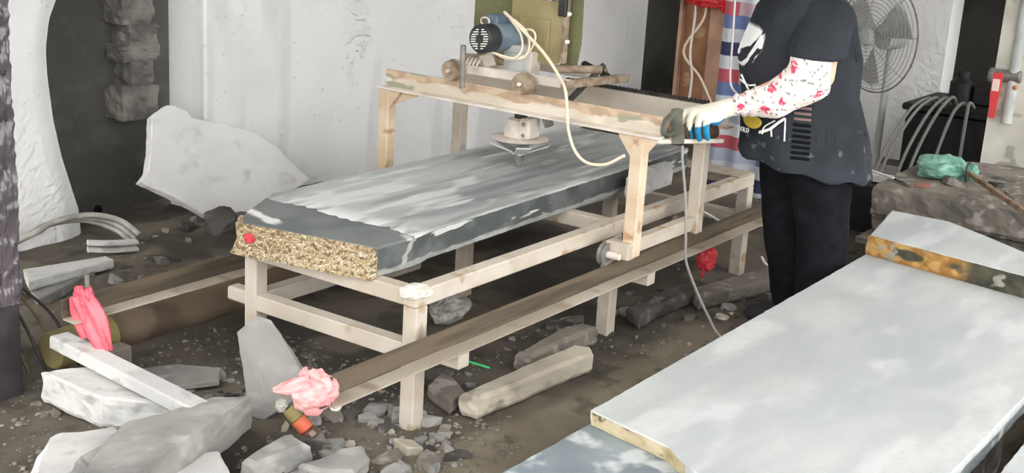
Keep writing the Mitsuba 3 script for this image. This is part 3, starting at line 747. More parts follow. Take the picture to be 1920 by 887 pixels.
# ---------------------------------------------------------------- strap and grip at the gantry end
add('grip_roll', cyl((4.17, 2.145, 0.812), (4.445, 2.145, 0.786), 0.034, 24, 0.008), 'mat_brown_grip', 40, label='dark brown roll under the gloved hand at the end of the gantry', cat='grip')
st = thing('rubber_strap', 'grey rubber strap looped over the near end of the gantry beam beside the glove', 'strap')
def strap(pts, w, h): return sweep(spline(pts, 8), 0.01, 12, flat=(w, h))
add(st + '__loop', strap([(4.05, 2.10, 0.842), (3.99, 2.10, 0.838), (3.967, 2.10, 0.850), (3.975, 2.10, 0.877), (4.0, 2.10, 0.899), (4.05, 2.105, 0.911), (4.09, 2.115, 0.913), (4.14, 2.15, 0.900)], 0.014, 0.007), 'mat_strap', 40)
add(st + '__drape', strap([(4.085, 2.115, 0.914), (4.05, 2.10, 0.905), (4.042, 2.09, 0.875), (4.048, 2.085, 0.84), (4.055, 2.085, 0.800)], 0.022, 0.005), 'mat_strap', 40)
add('drop_cable', sweep(spline([(4.08, 2.08, 0.79), (4.09, 2.08, 0.74), (4.112, 2.08, 0.68), (4.15, 2.08, 0.57), (4.18, 2.08, 0.43), (4.22, 2.09, 0.33), (4.28, 2.08, 0.23), (4.33, 2.03, 0.10), (4.36, 1.97, 0.012), (4.42, 1.86, 0.0)], 8), 0.0052, 8), 'mat_grey_cable', True,
    label='grey taped cable hanging from the gantry end down to the floor', cat='cable')

# ---------------------------------------------------------------- right-hand slabs
bs = thing('large_pale_slab', 'large pale grey sawn stone slab filling the lower right, thin edge showing', 'stone slab')
add(bs + '__body', stone([(2.762, 1.603), (2.70, 1.33), (2.62, 1.22), (2.60, 1.0), (2.70, 0.735), (3.7, 0.722), (5.25, 0.72), (5.25, 1.62), (4.85, 1.617)], 0.296, 0.33, 0.005, 0.003, 0.025, 41, rings=3), 'mat_big_slab')
add(bs + '__split_end', stone([(2.757, 1.598), (2.697, 1.325), (2.615, 1.216), (2.595, 1.0), (2.70, 0.76), (2.74, 0.77), (2.65, 1.02), (2.66, 1.21), (2.74, 1.32), (2.79, 1.59)], 0.290, 0.325, 0.008, 0.002, 0.02, 43), 'mat_slab_edge')
add('wet_grey_slab', stone([(2.90, 1.612), (2.30, 1.615), (2.22, 1.3), (2.2, 0.8), (2.9, 0.75)], 0.225, 0.288, 0.008, 0.008, 0.025, 44, topnoise=0.004), 'mat_wet_slab', label='blue-grey slab lying beneath the front end of the large pale slab', cat='stone slab')
add('wet_grey_slab_001', stone([(5.2, 1.61), (2.95, 1.60), (2.95, 0.74), (5.2, 0.74)], 0.225, 0.294, 0.008, 0.006, 0.04, 45), 'mat_wet_slab', label='grey slab directly under the large pale slab, only its edge showing', cat='stone slab')
for i, (a, lab) in enumerate(((2.45, 'front'), (3.7, 'middle'), (4.9, 'rear'))):
    add('support_stone', stone([(a, 1.45), (a + 0.22, 1.45), (a + 0.22, 0.8), (a, 0.8)], -0.03, 0.224, 0.012, 0.01, 0.04, 46 + i), 'mat_stone_dark', label=f'rough dark block under the stacked slabs, {lab} of three', cat='stone')
add('edge_slab', stone([(2.9, 0.635), (3.4, 0.64), (5.0, 0.64), (5.0, -0.25), (2.9, -0.2)], 0.27, 0.33, 0.006, 0.004, 0.03, 51), 'mat_big_slab', label='slab at the bottom right corner across the dark gap from the large pale slab', cat='stone slab')
add('support_stone_003', stone([(3.1, 0.55), (3.4, 0.55), (3.4, 0.0), (3.1, 0.0)], -0.03, 0.269, 0.012, 0.01, 0.04, 52), 'mat_stone_dark', label='dark block holding up the slab in the bottom right corner', cat='stone')
add('support_stone_004', stone([(4.5, 0.55), (4.75, 0.55), (4.75, 0.0), (4.5, 0.0)], -0.03, 0.269, 0.012, 0.01, 0.04, 53), 'mat_stone_dark', label='second dark block farther back under the bottom right slab', cat='stone')
ts = thing('short_top_slab', 'short slab with orange-brown stained end lying across the large pale slab', 'stone slab')
add(ts + '__body', stone([(4.84, 1.612), (4.78, 1.32), (4.72, 0.99), (4.66, 0.62), (4.97, 0.6), (5.063, 1.081), (5.2, 1.27), (5.313, 1.446), (5.31, 1.69)], 0.331, 0.41, 0.007, 0.005, 0.025, 55), 'mat_big_slab')
add(ts + '__stained_end', stone([(4.829, 1.616), (4.769, 1.32), (4.709, 0.99), (4.65, 0.62), (4.69, 0.62), (4.75, 0.99), (4.81, 1.32), (4.87, 1.616)], 0.3315, 0.4065, 0.010, 0.003, 0.018, 56, rings=6), 'mat_rust_face', label='orange and dark olive stained split end')

rb = add('rough_stone_block', stone([(5.70, 1.915), (5.74, 1.6), (5.78, 1.25), (5.82, 0.5), (6.5, 0.5), (6.75, 1.3), (6.62, 1.85), (6.3, 1.93), (5.95, 1.93)], 0.265, 0.42, 0.02, 0.02, 0.03, 61, topnoise=0.012, rings=6, freq=14), 'mat_stone_dusty',
         label='long rough dusty block with rubble and a green bag on top, behind the short slab', cat='stone block')
add('stacked_stone', stone([(5.80, 1.93), (5.85, 0.55), (6.4, 0.55), (6.45, 1.93)], 0.16, 0.262, 0.02, 0.012, 0.04, 62), 'mat_stone_dusty', label='brown slab under the long rough block, topmost of the three below it', cat='stone')
add('stacked_stone_001', stone([(5.72, 1.97), (5.8, 0.55), (6.4, 0.55), (6.4, 1.98)], 0.12, 0.158, 0.01, 0.008, 0.04, 63), 'mat_stone_dusty', label='thin slab under the long rough block, middle of the three below it', cat='stone')
add('stacked_stone_002', stone([(5.85, 1.9), (5.9, 0.6), (6.4, 0.6), (6.4, 1.95)], -0.03, 0.118, 0.02, 0.012, 0.04, 64), 'mat_stone_dark', label='dark stone on the floor under the long rough block, lowest of the three below it', cat='stone')
add('red_paint_spot', lump((5.86, 1.74, 0.4205), (0.06, 0.03, 0.003), 8, 0.5, 2.0, 3), 'mat_red_spot', True, label='dull red paint spot on the rough dusty block', cat='paint')
add('wooden_stick', bar((6.06, 1.60, 0.475), (5.15, 1.07, 0.52), 0.026, 0.02), 'mat_wood_stick', label='long brown stick leaning across the rough block from the green bag', cat='stick')
wr = thing('white_handled_tool', 'thin hand tool with white handle and dark blade lying on the rough block', 'tool')
add(wr + '__handle', cyl((6.0, 2.06, 0.418), (5.84, 1.87, 0.432), 0.007, 10), 'mat_white_cable', True)
add(wr + '__blade', hull([(5.84, 1.875, 0.426), (5.83, 1.865, 0.436), (5.76, 1.77, 0.432), (5.78, 1.755, 0.424), (5.81, 1.80, 0.424)]), 'mat_steel_dark')

# ---------------------------------------------------------------- big loose stones, lower left
L_ = G['lean']
U_, Wv = np.array([1, 0, 0]), np.array([0, 0.45, 1]) / math.hypot(0.45, 1)
N_ = np.cross(U_, Wv)
lo = [(p[0], math.hypot(0.45, 1) * p[2]) for p in L_]
add('leaning_slab', stone(lo, -0.045, 0.0, 0.008, 0.004, 0.02, 71, frame=((0, 4.42, 0), U_, Wv, N_), rings=3), 'mat_slab_white', label='pale broken slab with jagged outline leaning against the wall behind the table', cat='stone slab')
add('flat_stone', stone(G['R3top'], 0.01, 0.115, 0.014, 0.008, 0.02, 72, topnoise=0.004, rings=6), 'mat_stone_pale', label='flat pale stone with rough rounded edge lying under the white stone bar', cat='stone')
add('white_stone_bar', bar((2.40, 3.39, 0.155), (2.333, 2.645, 0.150), 0.072, 0.045, c=0.006), 'mat_stone_pale', label='straight white stone bar lying across the flat pale stone', cat='stone bar')
add('long_grey_block', rough(hull([(2.465, 2.575, 0.178), (2.41, 2.66, 0.165), (2.12, 2.71, 0.165), (1.92, 2.59, 0.165), (1.80, 2.50, 0.165), (1.90, 2.44, 0.16), (2.02, 2.52, 0.165), (2.15, 2.535, 0.168),
    (2.49, 2.60, 0.06), (2.38, 2.58, 0.04), (2.14, 2.555, 0.03), (1.86, 2.42, 0.02), (2.2, 2.67, 0.03), (1.93, 2.58, 0.03)]), 0.007, 18, 3), 'mat_stone_grey', label='long grey block with pale top, frontmost of the big stones at the lower left', cat='stone')
add('rounded_stone', stone(G['R5top'], 0.0, 0.122, 0.016, 0.016, 0.025, 74, topnoise=0.012, flare=0.04, rings=5, tilt=(-0.05, 0)), 'mat_stone_pale', label='pale blunt stone in the lower left corner beside the long grey block', cat='stone')
add('white_stone', stone(G['R6top'], 0.0, 0.09, 0.014, 0.012, 0.025, 75, topnoise=0.008, flare=0.02), 'mat_stone_pale', label='white stone cut by the bottom edge, under the long grey block', cat='stone')
add('leaning_wedge_stone', rough(hull([(2.600, 2.70, 0.0), (2.64, 2.68, 0.02), (2.66, 2.845, 0.255), (2.73, 2.83, 0.295), (2.755, 2.79, 0.285), (2.72, 2.62, 0.165), (2.735, 2.575, 0.125), (2.665, 2.665, 0.15), (2.62, 2.76, 0.09), (2.70, 2.87, 0.20), (2.78, 2.66, 0.06), (2.80, 2.72, 0.16), (2.76, 2.60, 0.09)]), 0.006, 18, 5),
    'mat_stone_grey', label='tall grey wedge of stone standing against the front leg of the table', cat='stone')
add('small_block', stone(G['R7top'], 0.0, 0.078, 0.010, 0.012, 0.025, 77, topnoise=0.004, flare=0.012), 'mat_stone_grey', label='squarish grey block in front of the pink bag', cat='stone')
add('flat_shard', stone(G['R8top'], 0.0, 0.052, 0.010, 0.010, 0.02, 78, topnoise=0.006, tilt=(0.08, 0.04)), 'mat_stone_grey', label='flat grey shard on the rubble below the pink bag', cat='stone')
add('square_chip', stone(G['R9top'], 0.0, 0.052, 0.006, 0.006, 0.02, 79, tilt=(-0.12, 0.10)), 'mat_stone_dusty', label='square brown-grey chip tilted behind the right front table leg', cat='stone')
add('stone_bar', stone([(3.095, 2.285), (3.105, 2.215), (3.30, 2.195), (3.5, 2.185), (3.715, 2.165), (3.76, 2.20), (3.74, 2.262), (3.5, 2.275)], 0.0, 0.078, 0.008, 0.012, 0.025, 81, topnoise=0.004), 'mat_stone_tan', label='pale tan stone bar, nearest of the two bars on the floor under the rail', cat='stone bar')
add('stone_bar_001', stone([(3.53, 2.37), (3.55, 2.315), (3.75, 2.31), (3.965, 2.30), (3.96, 2.37), (3.88, 2.40), (3.7, 2.385)], 0.0, 0.075, 0.010, 0.014, 0.025, 82, topnoise=0.005), 'mat_stone_dusty', label='brown-grey stone bar just behind the pale tan bar', cat='stone bar')
add('stone_bar_002', stone([(4.23, 2.27), (4.28, 2.36), (4.5, 2.375), (4.80, 2.33), (4.76, 2.25), (4.5, 2.27)], 0.0, 0.06, 0.012, 0.012, 0.03, 83, topnoise=0.006), 'mat_stone_dark', label='dark dusty stone bar on the floor below the red plastic bag', cat='stone bar')
add('stone_bar_003', stone([(4.60, 2.20), (4.68, 2.275), (5.0, 2.22), (5.28, 2.16), (5.2, 2.05), (4.9, 2.12)], 0.0, 0.07, 0.012, 0.012, 0.03, 84, topnoise=0.006), 'mat_stone_dusty', label='long dusty stone bar on the floor beside the black trousers', cat='stone bar')
add('stone_bar_004', stone([(4.72, 2.06), (4.95, 2.06), (5.15, 1.98), (5.1, 1.9), (4.8, 1.96)], 0.0, 0.05, 0.012, 0.012, 0.03, 85, topnoise=0.006), 'mat_stone_dark', label='low dark lump beside the long dusty bar, nearest the large pale slab', cat='stone')
add('thin_slab', stone([(2.74, 4.04), (2.82, 4.19), (3.15, 4.12), (3.14, 4.06)], 0.085, 0.12, 0.006, 0.004, 0.02, 86), 'mat_stone_pale', label='thin pale slab near the left wall, uppermost of the two', cat='stone slab')
add('thin_slab_001', stone([(2.72, 3.96), (2.76, 4.06), (2.92, 4.12), (3.0, 4.05), (2.87, 4.0)], 0.045, 0.083, 0.006, 0.004, 0.02, 87, tilt=(0.05, 0.0)), 'mat_stone_grey', label='thin grey slab near the left wall, beneath the pale one', cat='stone slab')
for i, (p, r, lab) in enumerate([((3.86, 4.22, 0.09), (0.10, 0.09, 0.09), 'dark rounded boulder in front of the leaning slab, left one'), ((4.05, 4.1, 0.07), (0.14, 0.1, 0.09), 'dark broad boulder below the leaning slab'), ((3.50, 3.50, 0.12), (0.07, 0.05, 0.20), 'grey pointed shard standing behind the gold end of the dark slab'), ((3.68, 3.86, 0.06), (0.18, 0.12, 0.08), 'low dark heap of stone between the far rail and the leaning slab')]):
    pts = np.random.default_rng(90 + i).normal(size=(26, 3))
    pts /= np.linalg.norm(pts, axis=1, keepdims=True)
    add('boulder', rough(hull(np.array(p) + pts * np.array(r)), 0.015, 14, i), 'mat_stone_dark' if i != 2 else 'mat_stone_grey', label=lab, cat='stone')
add('flat_plate', stone([(2.60, 3.26), (2.72, 3.20), (2.80, 3.07), (2.72, 2.99), (2.60, 3.05), (2.52, 3.2)], 0.012, 0.034, 0.006, 0.005, 0.02, 95), 'mat_stone_grey', label='thin dusty plate of stone lying in front of the table end', cat='stone')
add('buried_brick', box((2.50, 3.30, -0.01), (2.62, 3.36, 0.10), 0.006), 'mat_stone_dusty', label='upright grey brick end beside the hot pink bag', cat='brick')

# ---------------------------------------------------------------- small things
def bag(key, c, r, seed, mat, lab, tail=None, gather=(0, 0, 1)):
    """A crumpled bag: soft lobes with sharp creases that run together at the tied side."""
    m = trimesh.creation.icosphere(subdivisions=5)
    v = np.array(m.vertices)
    g = np.asarray(gather, float) / np.linalg.norm(gather)
    t = np.clip(v @ g, -1, 1)
    e1 = np.cross(g, [0.3, 0.9, 0.2]); e1 /= np.linalg.norm(e1)
    an = np.arctan2(v @ np.cross(g, e1), v @ e1)
    crease = np.abs(np.sin(an * 4.5 + 2.2 * meshkit.fbm(v * 1.6 + seed, 2, seed)))
    lob = meshkit.fbm(v * 1.5 + seed * 3, 2, seed) - 0.5
    wr = 1 - np.abs(2 * meshkit.fbm(v * 3.2 + seed * 5, 2, seed + 1) - 1)
    s_ = 1 + 0.55 * lob + 0.10 * (crease - 0.6) * np.clip(t + 0.6, 0, 1.4) - 0.10 * (wr - 0.7)
    v = v * s_[:, None]
    v -= g * (0.25 * np.clip(t, 0, 1) ** 2)[:, None]
    m.vertices = np.array(c) + v * np.array(r)
    k = thing(key, lab, 'plastic bag')
    add(k + '__body', m, mat, 50)
    for i, (a, b, w0, w1) in enumerate(tail or []):
        a, b = np.array(a), np.array(b)
        n1, n2 = 26, 28
        d = b - a
        u, p1, p2 = frame_to(d, (0.3, 0.2, 0.9) if abs(d[2]) < 0.05 else (1, 0.2, 0))
        V = []
        for q in np.linspace(0, 1, n1):
            w = (w0 + (w1 - w0) * q) * (0.35 + 0.65 * math.sin(math.pi * min(1, 0.12 + 0.6 * q)) )
            for h in np.linspace(0, 2 * math.pi, n2, endpoint=False):
                rr = w * (1 + 0.20 * math.sin(5 * h + 5 * q + seed) + 0.10 * math.sin(9 * h + 11 * q * q) + 0.25 * math.sin(2 * h + 4 * q))
                V.append(a + d * q + rr * math.cos(h) * p1 + 0.55 * rr * math.sin(h) * p2)
        V += [a, b - d * 0.04]
        F = [(i_ * n2 + j, i_ * n2 + (j + 1) % n2, (i_ + 1) * n2 + (j + 1) % n2) for i_ in range(n1 - 1) for j in range(n2)]
        F += [(i_ * n2 + j, (i_ + 1) * n2 + (j + 1) % n2, (i_ + 1) * n2 + j) for i_ in range(n1 - 1) for j in range(n2)]
        F += [(n1 * n2, (j + 1) % n2, j) for j in range(n2)] + [(n1 * n2 + 1, (n1 - 1) * n2 + j, (n1 - 1) * n2 + (j + 1) % n2) for j in range(n2)]
        tm_ = trimesh.Trimesh(V, F, process=False)
        tm_.fix_normals()
        add(k + '__tail', tm_, mat, 50)
    return k

gb = bag('green_bag', (6.12, 1.73, 0.462), (0.15, 0.13, 0.062), 14, 'mat_green_plastic', 'crumpled pale green plastic bag tied on the end of a stick', gather=(-0.3, -1, 0.1))
add(gb + '__knot', lump((6.09, 1.59, 0.475), (0.03, 0.03, 0.04), 15, 0.3, 2, 4), 'mat_green_plastic', True)
add(gb + '__string', sweep(np.array([[6.10 + 0.036 * math.cos(t), 1.61, 0.472 + 0.044 * math.sin(t)] for t in np.linspace(0, 6.2, 26)]), 0.003, 6), 'mat_steel_dark', True)
bag('pink_bag', (2.375, 2.240, 0.318), (0.064, 0.066, 0.064), 21, 'mat_pink_plastic', 'pale pink plastic bag tied over the near end of the front rail',
    [((2.38, 2.25, 0.330), (2.315, 2.335, 0.312), 0.075, 0.010), ((2.362, 2.235, 0.345), (2.35, 2.24, 0.39), 0.034, 0.02)], gather=(-0.3, 0.1, 1))
bag('hot_pink_bag', (2.415, 3.268, 0.315), (0.030, 0.036, 0.065), 23, 'mat_hotpink_plastic', 'hot pink plastic bag hanging from the stop pin of the far rail',
    [((2.410, 3.275, 0.345), (2.42, 3.185, 0.16), 0.046, 0.030), ((2.385, 3.285, 0.33), (2.40, 3.25, 0.20), 0.030, 0.022)])
bag('red_bag', (4.86, 2.31, 0.155), (0.045, 0.045, 0.062), 25, 'mat_red_dull', 'red plastic bag hanging under the far end of the front rail', [((4.85, 2.31, 0.12), (4.83, 2.31, 0.075), 0.025, 0.008)])
bag('grey_bag', (3.74, 2.83, 0.075), (0.10, 0.06, 0.06), 27, 'mat_grey_plastic', 'crumpled grey plastic bag on the ground under the table')
bt = thing('spray_bottle', 'small bottle with red and yellow wrapper lying below the pink bag', 'bottle')
bp, bq = np.array([2.58, 2.535, 0.115]), np.array([2.605, 2.485, 0.052])
bd = (bq - bp)
add(bt + '__label_band', cyl(bp, bp + bd * 0.5, 0.024, 20, 0.004), 'mat_yellow', 40, label='yellow band')
add(bt + '__wrapper', cyl(bp + bd * 0.5, bq, 0.025, 20, 0.003), 'mat_orange_wrap', 40, label='red band')
add(bt + '__base', cyl(bq, bq + bd * 0.4, 0.026, 20, 0.008), 'mat_bottle_glass', 40, label='brown glass base')
add(bt + '__spout', lump(bp + np.array([-0.012, 0.02, 0.006]), (0.018, 0.018, 0.022), 6, 0.4, 3, 3), 'mat_grey_plastic', 40)
cp = thing('bottle_cap', 'white and green round cap beside the pink bag', 'cap')
cc = np.array([2.83, 2.575, 0.03])
add(cp + '__disc', cyl(cc, cc + np.array([-0.008, -0.005, 0.006]), 0.020, 24, 0.002), 'mat_white', 40)
add(cp + '__stripe', bar(cc + np.array([-0.011, 0.004, 0.005]), cc + np.array([-0.005, -0.016, 0.012]), 0.012, 0.003, up=(-0.8, -0.5, 0.5)), 'mat_cap_green')
add('green_straw', cyl((3.45, 2.52, 0.022), (3.46, 2.43, 0.018), 0.004, 8), 'mat_lime', True, label='bright green drinking straw on the dark ground under the rail', cat='straw')
yp = thing('steel_pipe', 'rusty steel pipe with yellow painted end lying beside the far rail', 'pipe')
add(yp + '__body', cyl((2.66, 3.47, 0.09), (5.2, 3.47, 0.09), 0.064, 28, 0.004), 'mat_pipe_rust', 40)
add(yp + '__painted_end', cyl((2.42, 3.47, 0.09), (2.66, 3.47, 0.09), 0.0645, 28, 0.006), 'mat_yellow', 40)
hs = thing('white_hoses', 'bundle of pale flexible hoses arching along the left wall', 'hose')
for i in range(3):
    o = i * 0.022
    add(hs + '__hose', sweep(spline([(2.7, 4.45, 0.07 + o), (3.04, 4.50 - o, 0.135 + o * 0.5), (3.155, 4.5 - o, 0.17 + o * 0.5), (3.313, 4.48 - o, 0.165 + o * 0.7), (3.42, 4.42 - o, 0.12 + o), (3.45, 4.33 - o, 0.07 + o)], 8), 0.013, 9), 'mat_grey_plastic', True)
rl = thing('rolled_strap', 'flattened white strap folded at the end of the hoses', 'strap')
for i in range(2):
    add(rl + '__fold', sweep(spline([(3.22, 4.33, 0.085 + 0.03 * i), (3.30, 4.29, 0.075 + 0.03 * i), (3.42, 4.27, 0.062 + 0.03 * i)], 8), 0.01, 10, flat=(0.025, 0.012)), 'mat_stone_pale', 40)
for i in range(4):
    a = 2.36 + 0.05 * i
    add('thin_rod', sweep(spline([(a, 3.50 - 0.02 * i, 0.02), (a - 0.03, 3.56 - 0.01 * i, 0.18), (a - 0.05, 3.66, 0.34 - 0.03 * i)], 6), 0.005, 7), 'mat_steel_dark' if i % 2 else 'mat_pipe_rust', True,
        label=['rusty brown thin rod behind the wrapped column, nearest the column', 'black thin rod behind the wrapped column, second from the column', 'rusty brown thin rod behind the wrapped column, third from the column', 'black thin rod behind the wrapped column, nearest the yellow pipe end'][i], cat='rod', group='thin rods behind the wrapped column')
cl = thing('wrapped_column', 'dark steel column wrapped in crinkled plastic film at the left edge', 'column')
add(cl + '__post', box((2.165, 3.44, -0.05), (2.298, 3.74, 3.62), 0.006), 'mat_column_steel')
fm = trimesh.creation.box((0.139, 0.306, 1.75))
fm = trimesh.Trimesh(*trimesh.remesh.subdivide_to_size(fm.vertices, fm.faces, 0.016))
fm.merge_vertices()
v = np.array(fm.vertices)
cre = meshkit.fbm(v * [26, 26, 14] + 5, 4, 12)
v[:, :2] *= 1 + 0.05 * (1 - np.abs(2 * cre - 1) * 3)[:, None]
fm.vertices = v + [2.2315, 3.59, 1.17]
add(cl + '__plastic_wrap', fm, 'mat_film_plastic', 50, label='crinkled glossy plastic film')

# ---------------------------------------------------------------- background
rc_ = thing('rusty_column', 'rusty brown steel H-column standing before the back wall', 'column')
add(rc_ + '__web', box((7.84, 3.70, -0.05), (7.86, 4.06, 3.6), 0.003), 'mat_rust')
add(rc_ + '__flange', box((7.75, 3.69, -0.05), (7.95, 3.715, 3.6), 0.003), 'mat_rust_edge')
add(rc_ + '__flange', box((7.75, 4.045, -0.05), (7.95, 4.07, 3.6), 0.003), 'mat_rust_edge')
add(rc_ + '__angle_plate', box((7.738, 3.69, -0.05), (7.75, 3.835, 3.6), 0.003), 'mat_rust_edge')
add(rc_ + '__cover_plate', box((7.80, 3.78, -0.05), (7.84, 4.045, 3.6), 0.004), 'mat_rust')
for i, (yy, w) in enumerate(((3.96, 0.02), (3.90, 0.03))):
    add('hanging_cord', sweep(spline([(7.74, yy, 1.05), (7.73, yy - w, 0.86), (7.73, yy + (-0.01 if i == 0 else 0.10), 0.62), (7.73, yy - 0.04, 0.46), (7.74, yy - 0.03 - 0.12 * i, 0.28)], 8), 0.009, 8), 'mat_white_cable' if i == 0 else 'mat_cream_cable', True,
        label=['thick white cord hanging down the rusty column', 'thin cream cord curving beside the thick white cord on the rusty column'][i], cat='cord')
rcl = thing('red_bag_bundle', 'bright red plastic bag bundle hung at the top of the rusty column', 'plastic bag')
add(rcl + '__body', lump((7.66, 3.80, 1.06), (0.06, 0.21, 0.105), 33, 0.35, 2.2, 5, True), 'mat_red_plastic', 60)
add(rcl + '__fold', lump((7.64, 3.65, 0.96), (0.05, 0.06, 0.05), 34, 0.35, 2.2, 4, True), 'mat_red_plastic', 60)
ct_y = np.linspace(2.55, 3.0, 46)
V_ = []
for z in np.linspace(0.12, 1.75, 40):
    for y in ct_y:
        V_.append([6.2 + 0.02 * math.sin(y * 46 + 0.6 * z) + 0.012 * math.sin(y * 21 + 2 * z), y, z])
    
n_ = len(ct_y)
F_ = [(i * n_ + j, i * n_ + j + 1, (i + 1) * n_ + j + 1, (i + 1) * n_ + j) for i in range(39) for j in range(n_ - 1)]
V2 = np.array(V_) + [0.004, 0, 0]
nv = len(V_)
F2 = [tuple(nv + np.array(f)[::-1]) for f in F_]
rim = [(i * n_ + j, (i + 1) * n_ + j) for i in range(39) for j in (0, n_ - 1)] + [(i * n_ + j, i * n_ + j + 1) for i in (0, 39) for j in range(n_ - 1)]
F3 = [(a, b, nv + b, nv + a) for a, b in rim]
tk = thing('striped_sheet', 'red, white and navy striped woven sheet hanging behind the woman', 'sheet')
add(tk + '__cloth', (np.vstack([V_, V2]), np.array(F_ + F2 + F3)), 'mat_stripes', 40)
add(tk + '__hanging_rod', cyl((6.2, 2.4, 1.76), (6.2, 4.69, 1.76), 0.012, 12), 'mat_steel_grey', True)
add('tied_cord', sweep(spline([(6.12, 2.93, 1.72), (6.13, 2.90, 1.0), (6.12, 2.88, 0.72), (6.05, 2.80, 0.66), (5.7, 2.7, 0.62)], 8), 0.006, 8), 'mat_white_cable', True, label='white cord hanging in front of the striped sheet', cat='cord')

# pedestal fan
fn_ = thing('pedestal_fan', 'large grey industrial fan with round wire guard by the back wall', 'fan')
fo = np.array([7.8, 2.722, 0.86])
fz = np.array([-0.88, 0.47, 0.0]); fz /= np.linalg.norm(fz)
fu = np.array([-fz[1], fz[0], 0.0])
fv = np.array([0, 0, 1.0])
R0 = 0.34
def ring(r, off, w): return sweep(np.array([fo + fz * off + r * (math.cos(t) * fu + math.sin(t) * fv) for t in np.linspace(0, 2 * math.pi, 64)]), w, 6)
for i, r in enumerate(np.linspace(0.07, R0 - 0.02, 12)):
    add(fn_ + '__guard_ring', ring(r, 0.085 - 0.075 * (r / R0) ** 2, 0.0022), 'mat_fan_wire', True)
add(fn_ + '__guard_rim', ring(R0, 0.0, 0.005), 'mat_steel_grey', True)
for i in range(8):
    t = i * math.pi / 4 + 0.1
    d = math.cos(t) * fu + math.sin(t) * fv
    add(fn_ + '__guard_spoke', sweep(np.array([fo + fz * (0.09 - 0.085 * (r / R0) ** 2) + d * r for r in np.linspace(0.05, R0, 10)]), 0.003, 6), 'mat_fan_wire', True)
add(fn_ + '__hub', lathe([(0, 0), (0.05, 0), (0.06, 0.02), (0.045, 0.04), (0, 0.045)], fo + fz * 0.065, fz, 24), 'mat_fan_grey', 40)
add(fn_ + '__motor', lathe([(0, 0), (0.07, 0.01), (0.08, 0.06), (0.08, 0.16), (0, 0.17)], fo - fz * 0.2, fz, 24), 'mat_fan_grey', 40)
for i in range(3):
    t0 = i * 2 * math.pi / 3 + 0.5
    V_ = []
    for r in np.linspace(0.05, 0.29, 8):
        for q in np.linspace(-0.42, 0.42, 7):
            t = t0 + q
            V_.append(fo + r * (math.cos(t) * fu + math.sin(t) * fv) + fz * (0.02 + 0.06 * q))
    V_ = np.array(V_)
    V2 = V_ - fz * 0.004
    F_ = [(i2 * 7 + j, i2 * 7 + j + 1, (i2 + 1) * 7 + j + 1, (i2 + 1) * 7 + j) for i2 in range(7) for j in range(6)]
    F2 = [tuple(56 + np.array(f)[::-1]) for f in F_]
    rim = [(i2 * 7 + j, (i2 + 1) * 7 + j) for i2 in range(7) for j in (0, 6)] + [(i2 * 7 + j, i2 * 7 + j + 1) for i2 in (0, 7) for j in range(6)]
    add(fn_ + '__blade', (np.vstack([V_, V2]), np.array(F_ + F2 + [(a, b, 56 + b, 56 + a) for a, b in rim])), 'mat_fan_grey', 40)
add(fn_ + '__pole', cyl(fo - fz * 0.12 + [0, 0, -0.05], np.array([fo[0] + 0.105, fo[1] - 0.056, 0.04]), 0.022, 16), 'mat_fan_grey', True)
add(fn_ + '__base', lathe([(0, 0), (0.22, 0), (0.22, 0.02), (0.05, 0.05), (0, 0.05)], (fo[0] + 0.105, fo[1] - 0.056, 0.0), (0, 0, 1), 32), 'mat_fan_grey', 40)

bb = thing('black_cabinet', 'black machine cabinet with cables on its lid in front of the dark doorway', 'cabinet')
add(bb + '__body', box((7.60, 1.86, -0.02), (8.2, 2.42, 0.48), 0.012), 'mat_black_box')
add(bb + '__lid', box((7.57, 1.84, 0.48), (8.22, 2.44, 0.52), 0.010), 'mat_black_box')
add('dark_pump', cat_(lathe([(0, 0), (0.07, 0), (0.07, 0.12), (0.04, 0.15), (0.04, 0.19), (0, 0.19)], (7.9, 2.2, 0.521), (0, 0, 1), 20), box((7.86, 2.0, 0.521), (7.98, 2.12, 0.64), 0.01)), 'mat_black_box', 30, label='dark small pump standing on the black cabinet', cat='pump')
cab = [((1735, 2.30), 2.46, 0.0), ((0, 2.26), 2.43, 0.03), ((0, 2.20), 2.33, 0.06), ((0, 2.16), 2.27, 0.09), ((0, 2.10), 2.14, 0.0), ((0, 2.06), 1.98, 0.03)]
for i, ((_, ys), ye, o) in enumerate(cab):
    add('cabinet_cable', sweep(spline([(7.72, ys, 0.528), (7.60, ys + 0.02 * (ye - ys), 0.56 + o * 0.3), (7.48, ys + 0.35 * (ye - ys), 0.50), (7.36, ys + 0.75 * (ye - ys), 0.30), (7.3, ye, 0.1), (7.25, ye - 0.02, 0.005), (7.0, ye - 0.1, 0.005)], 8), 0.010, 8), 'mat_hose_grey', True,
        label='grey cable arching from the black cabinet lid to the floor, ' + ['leftmost of six', 'second from the left', 'third from the left', 'third from the right', 'second from the right', 'rightmost of six'][i], cat='cable', group='cables on the black cabinet')
pk = thing('white_post', 'white painted concrete post at the right edge, its clamp holding a red lever', 'post')
add(pk + '__shaft', hull([(x, y + d, z) for x in (7.2, 7.42) for z, d in ((-0.05, 0), (3.6, 0)) for y in (1.52, 1.845)]), 'mat_post_white')
add(pk + '__conduit', cyl((7.19, 1.74, 0.55), (7.19, 1.74, 3.5), 0.028, 20), 'mat_fan_grey', 40)
vk = thing('red_lever_valve', 'grey clamp with a hanging red lever fixed to the white post', 'valve')
add(vk + '__clamp', cyl((7.19, 1.845, 0.80), (7.19, 1.70, 0.805), 0.034, 24, 0.006), 'mat_steel_grey', 40)
add(vk + '__wheel_nut', lathe([(0.02, 0), (0.04, 0), (0.042, 0.012), (0.04, 0.025), (0.02, 0.025)], (7.17, 1.835, 0.80), (0, 1, 0), 14), 'mat_steel_grey')
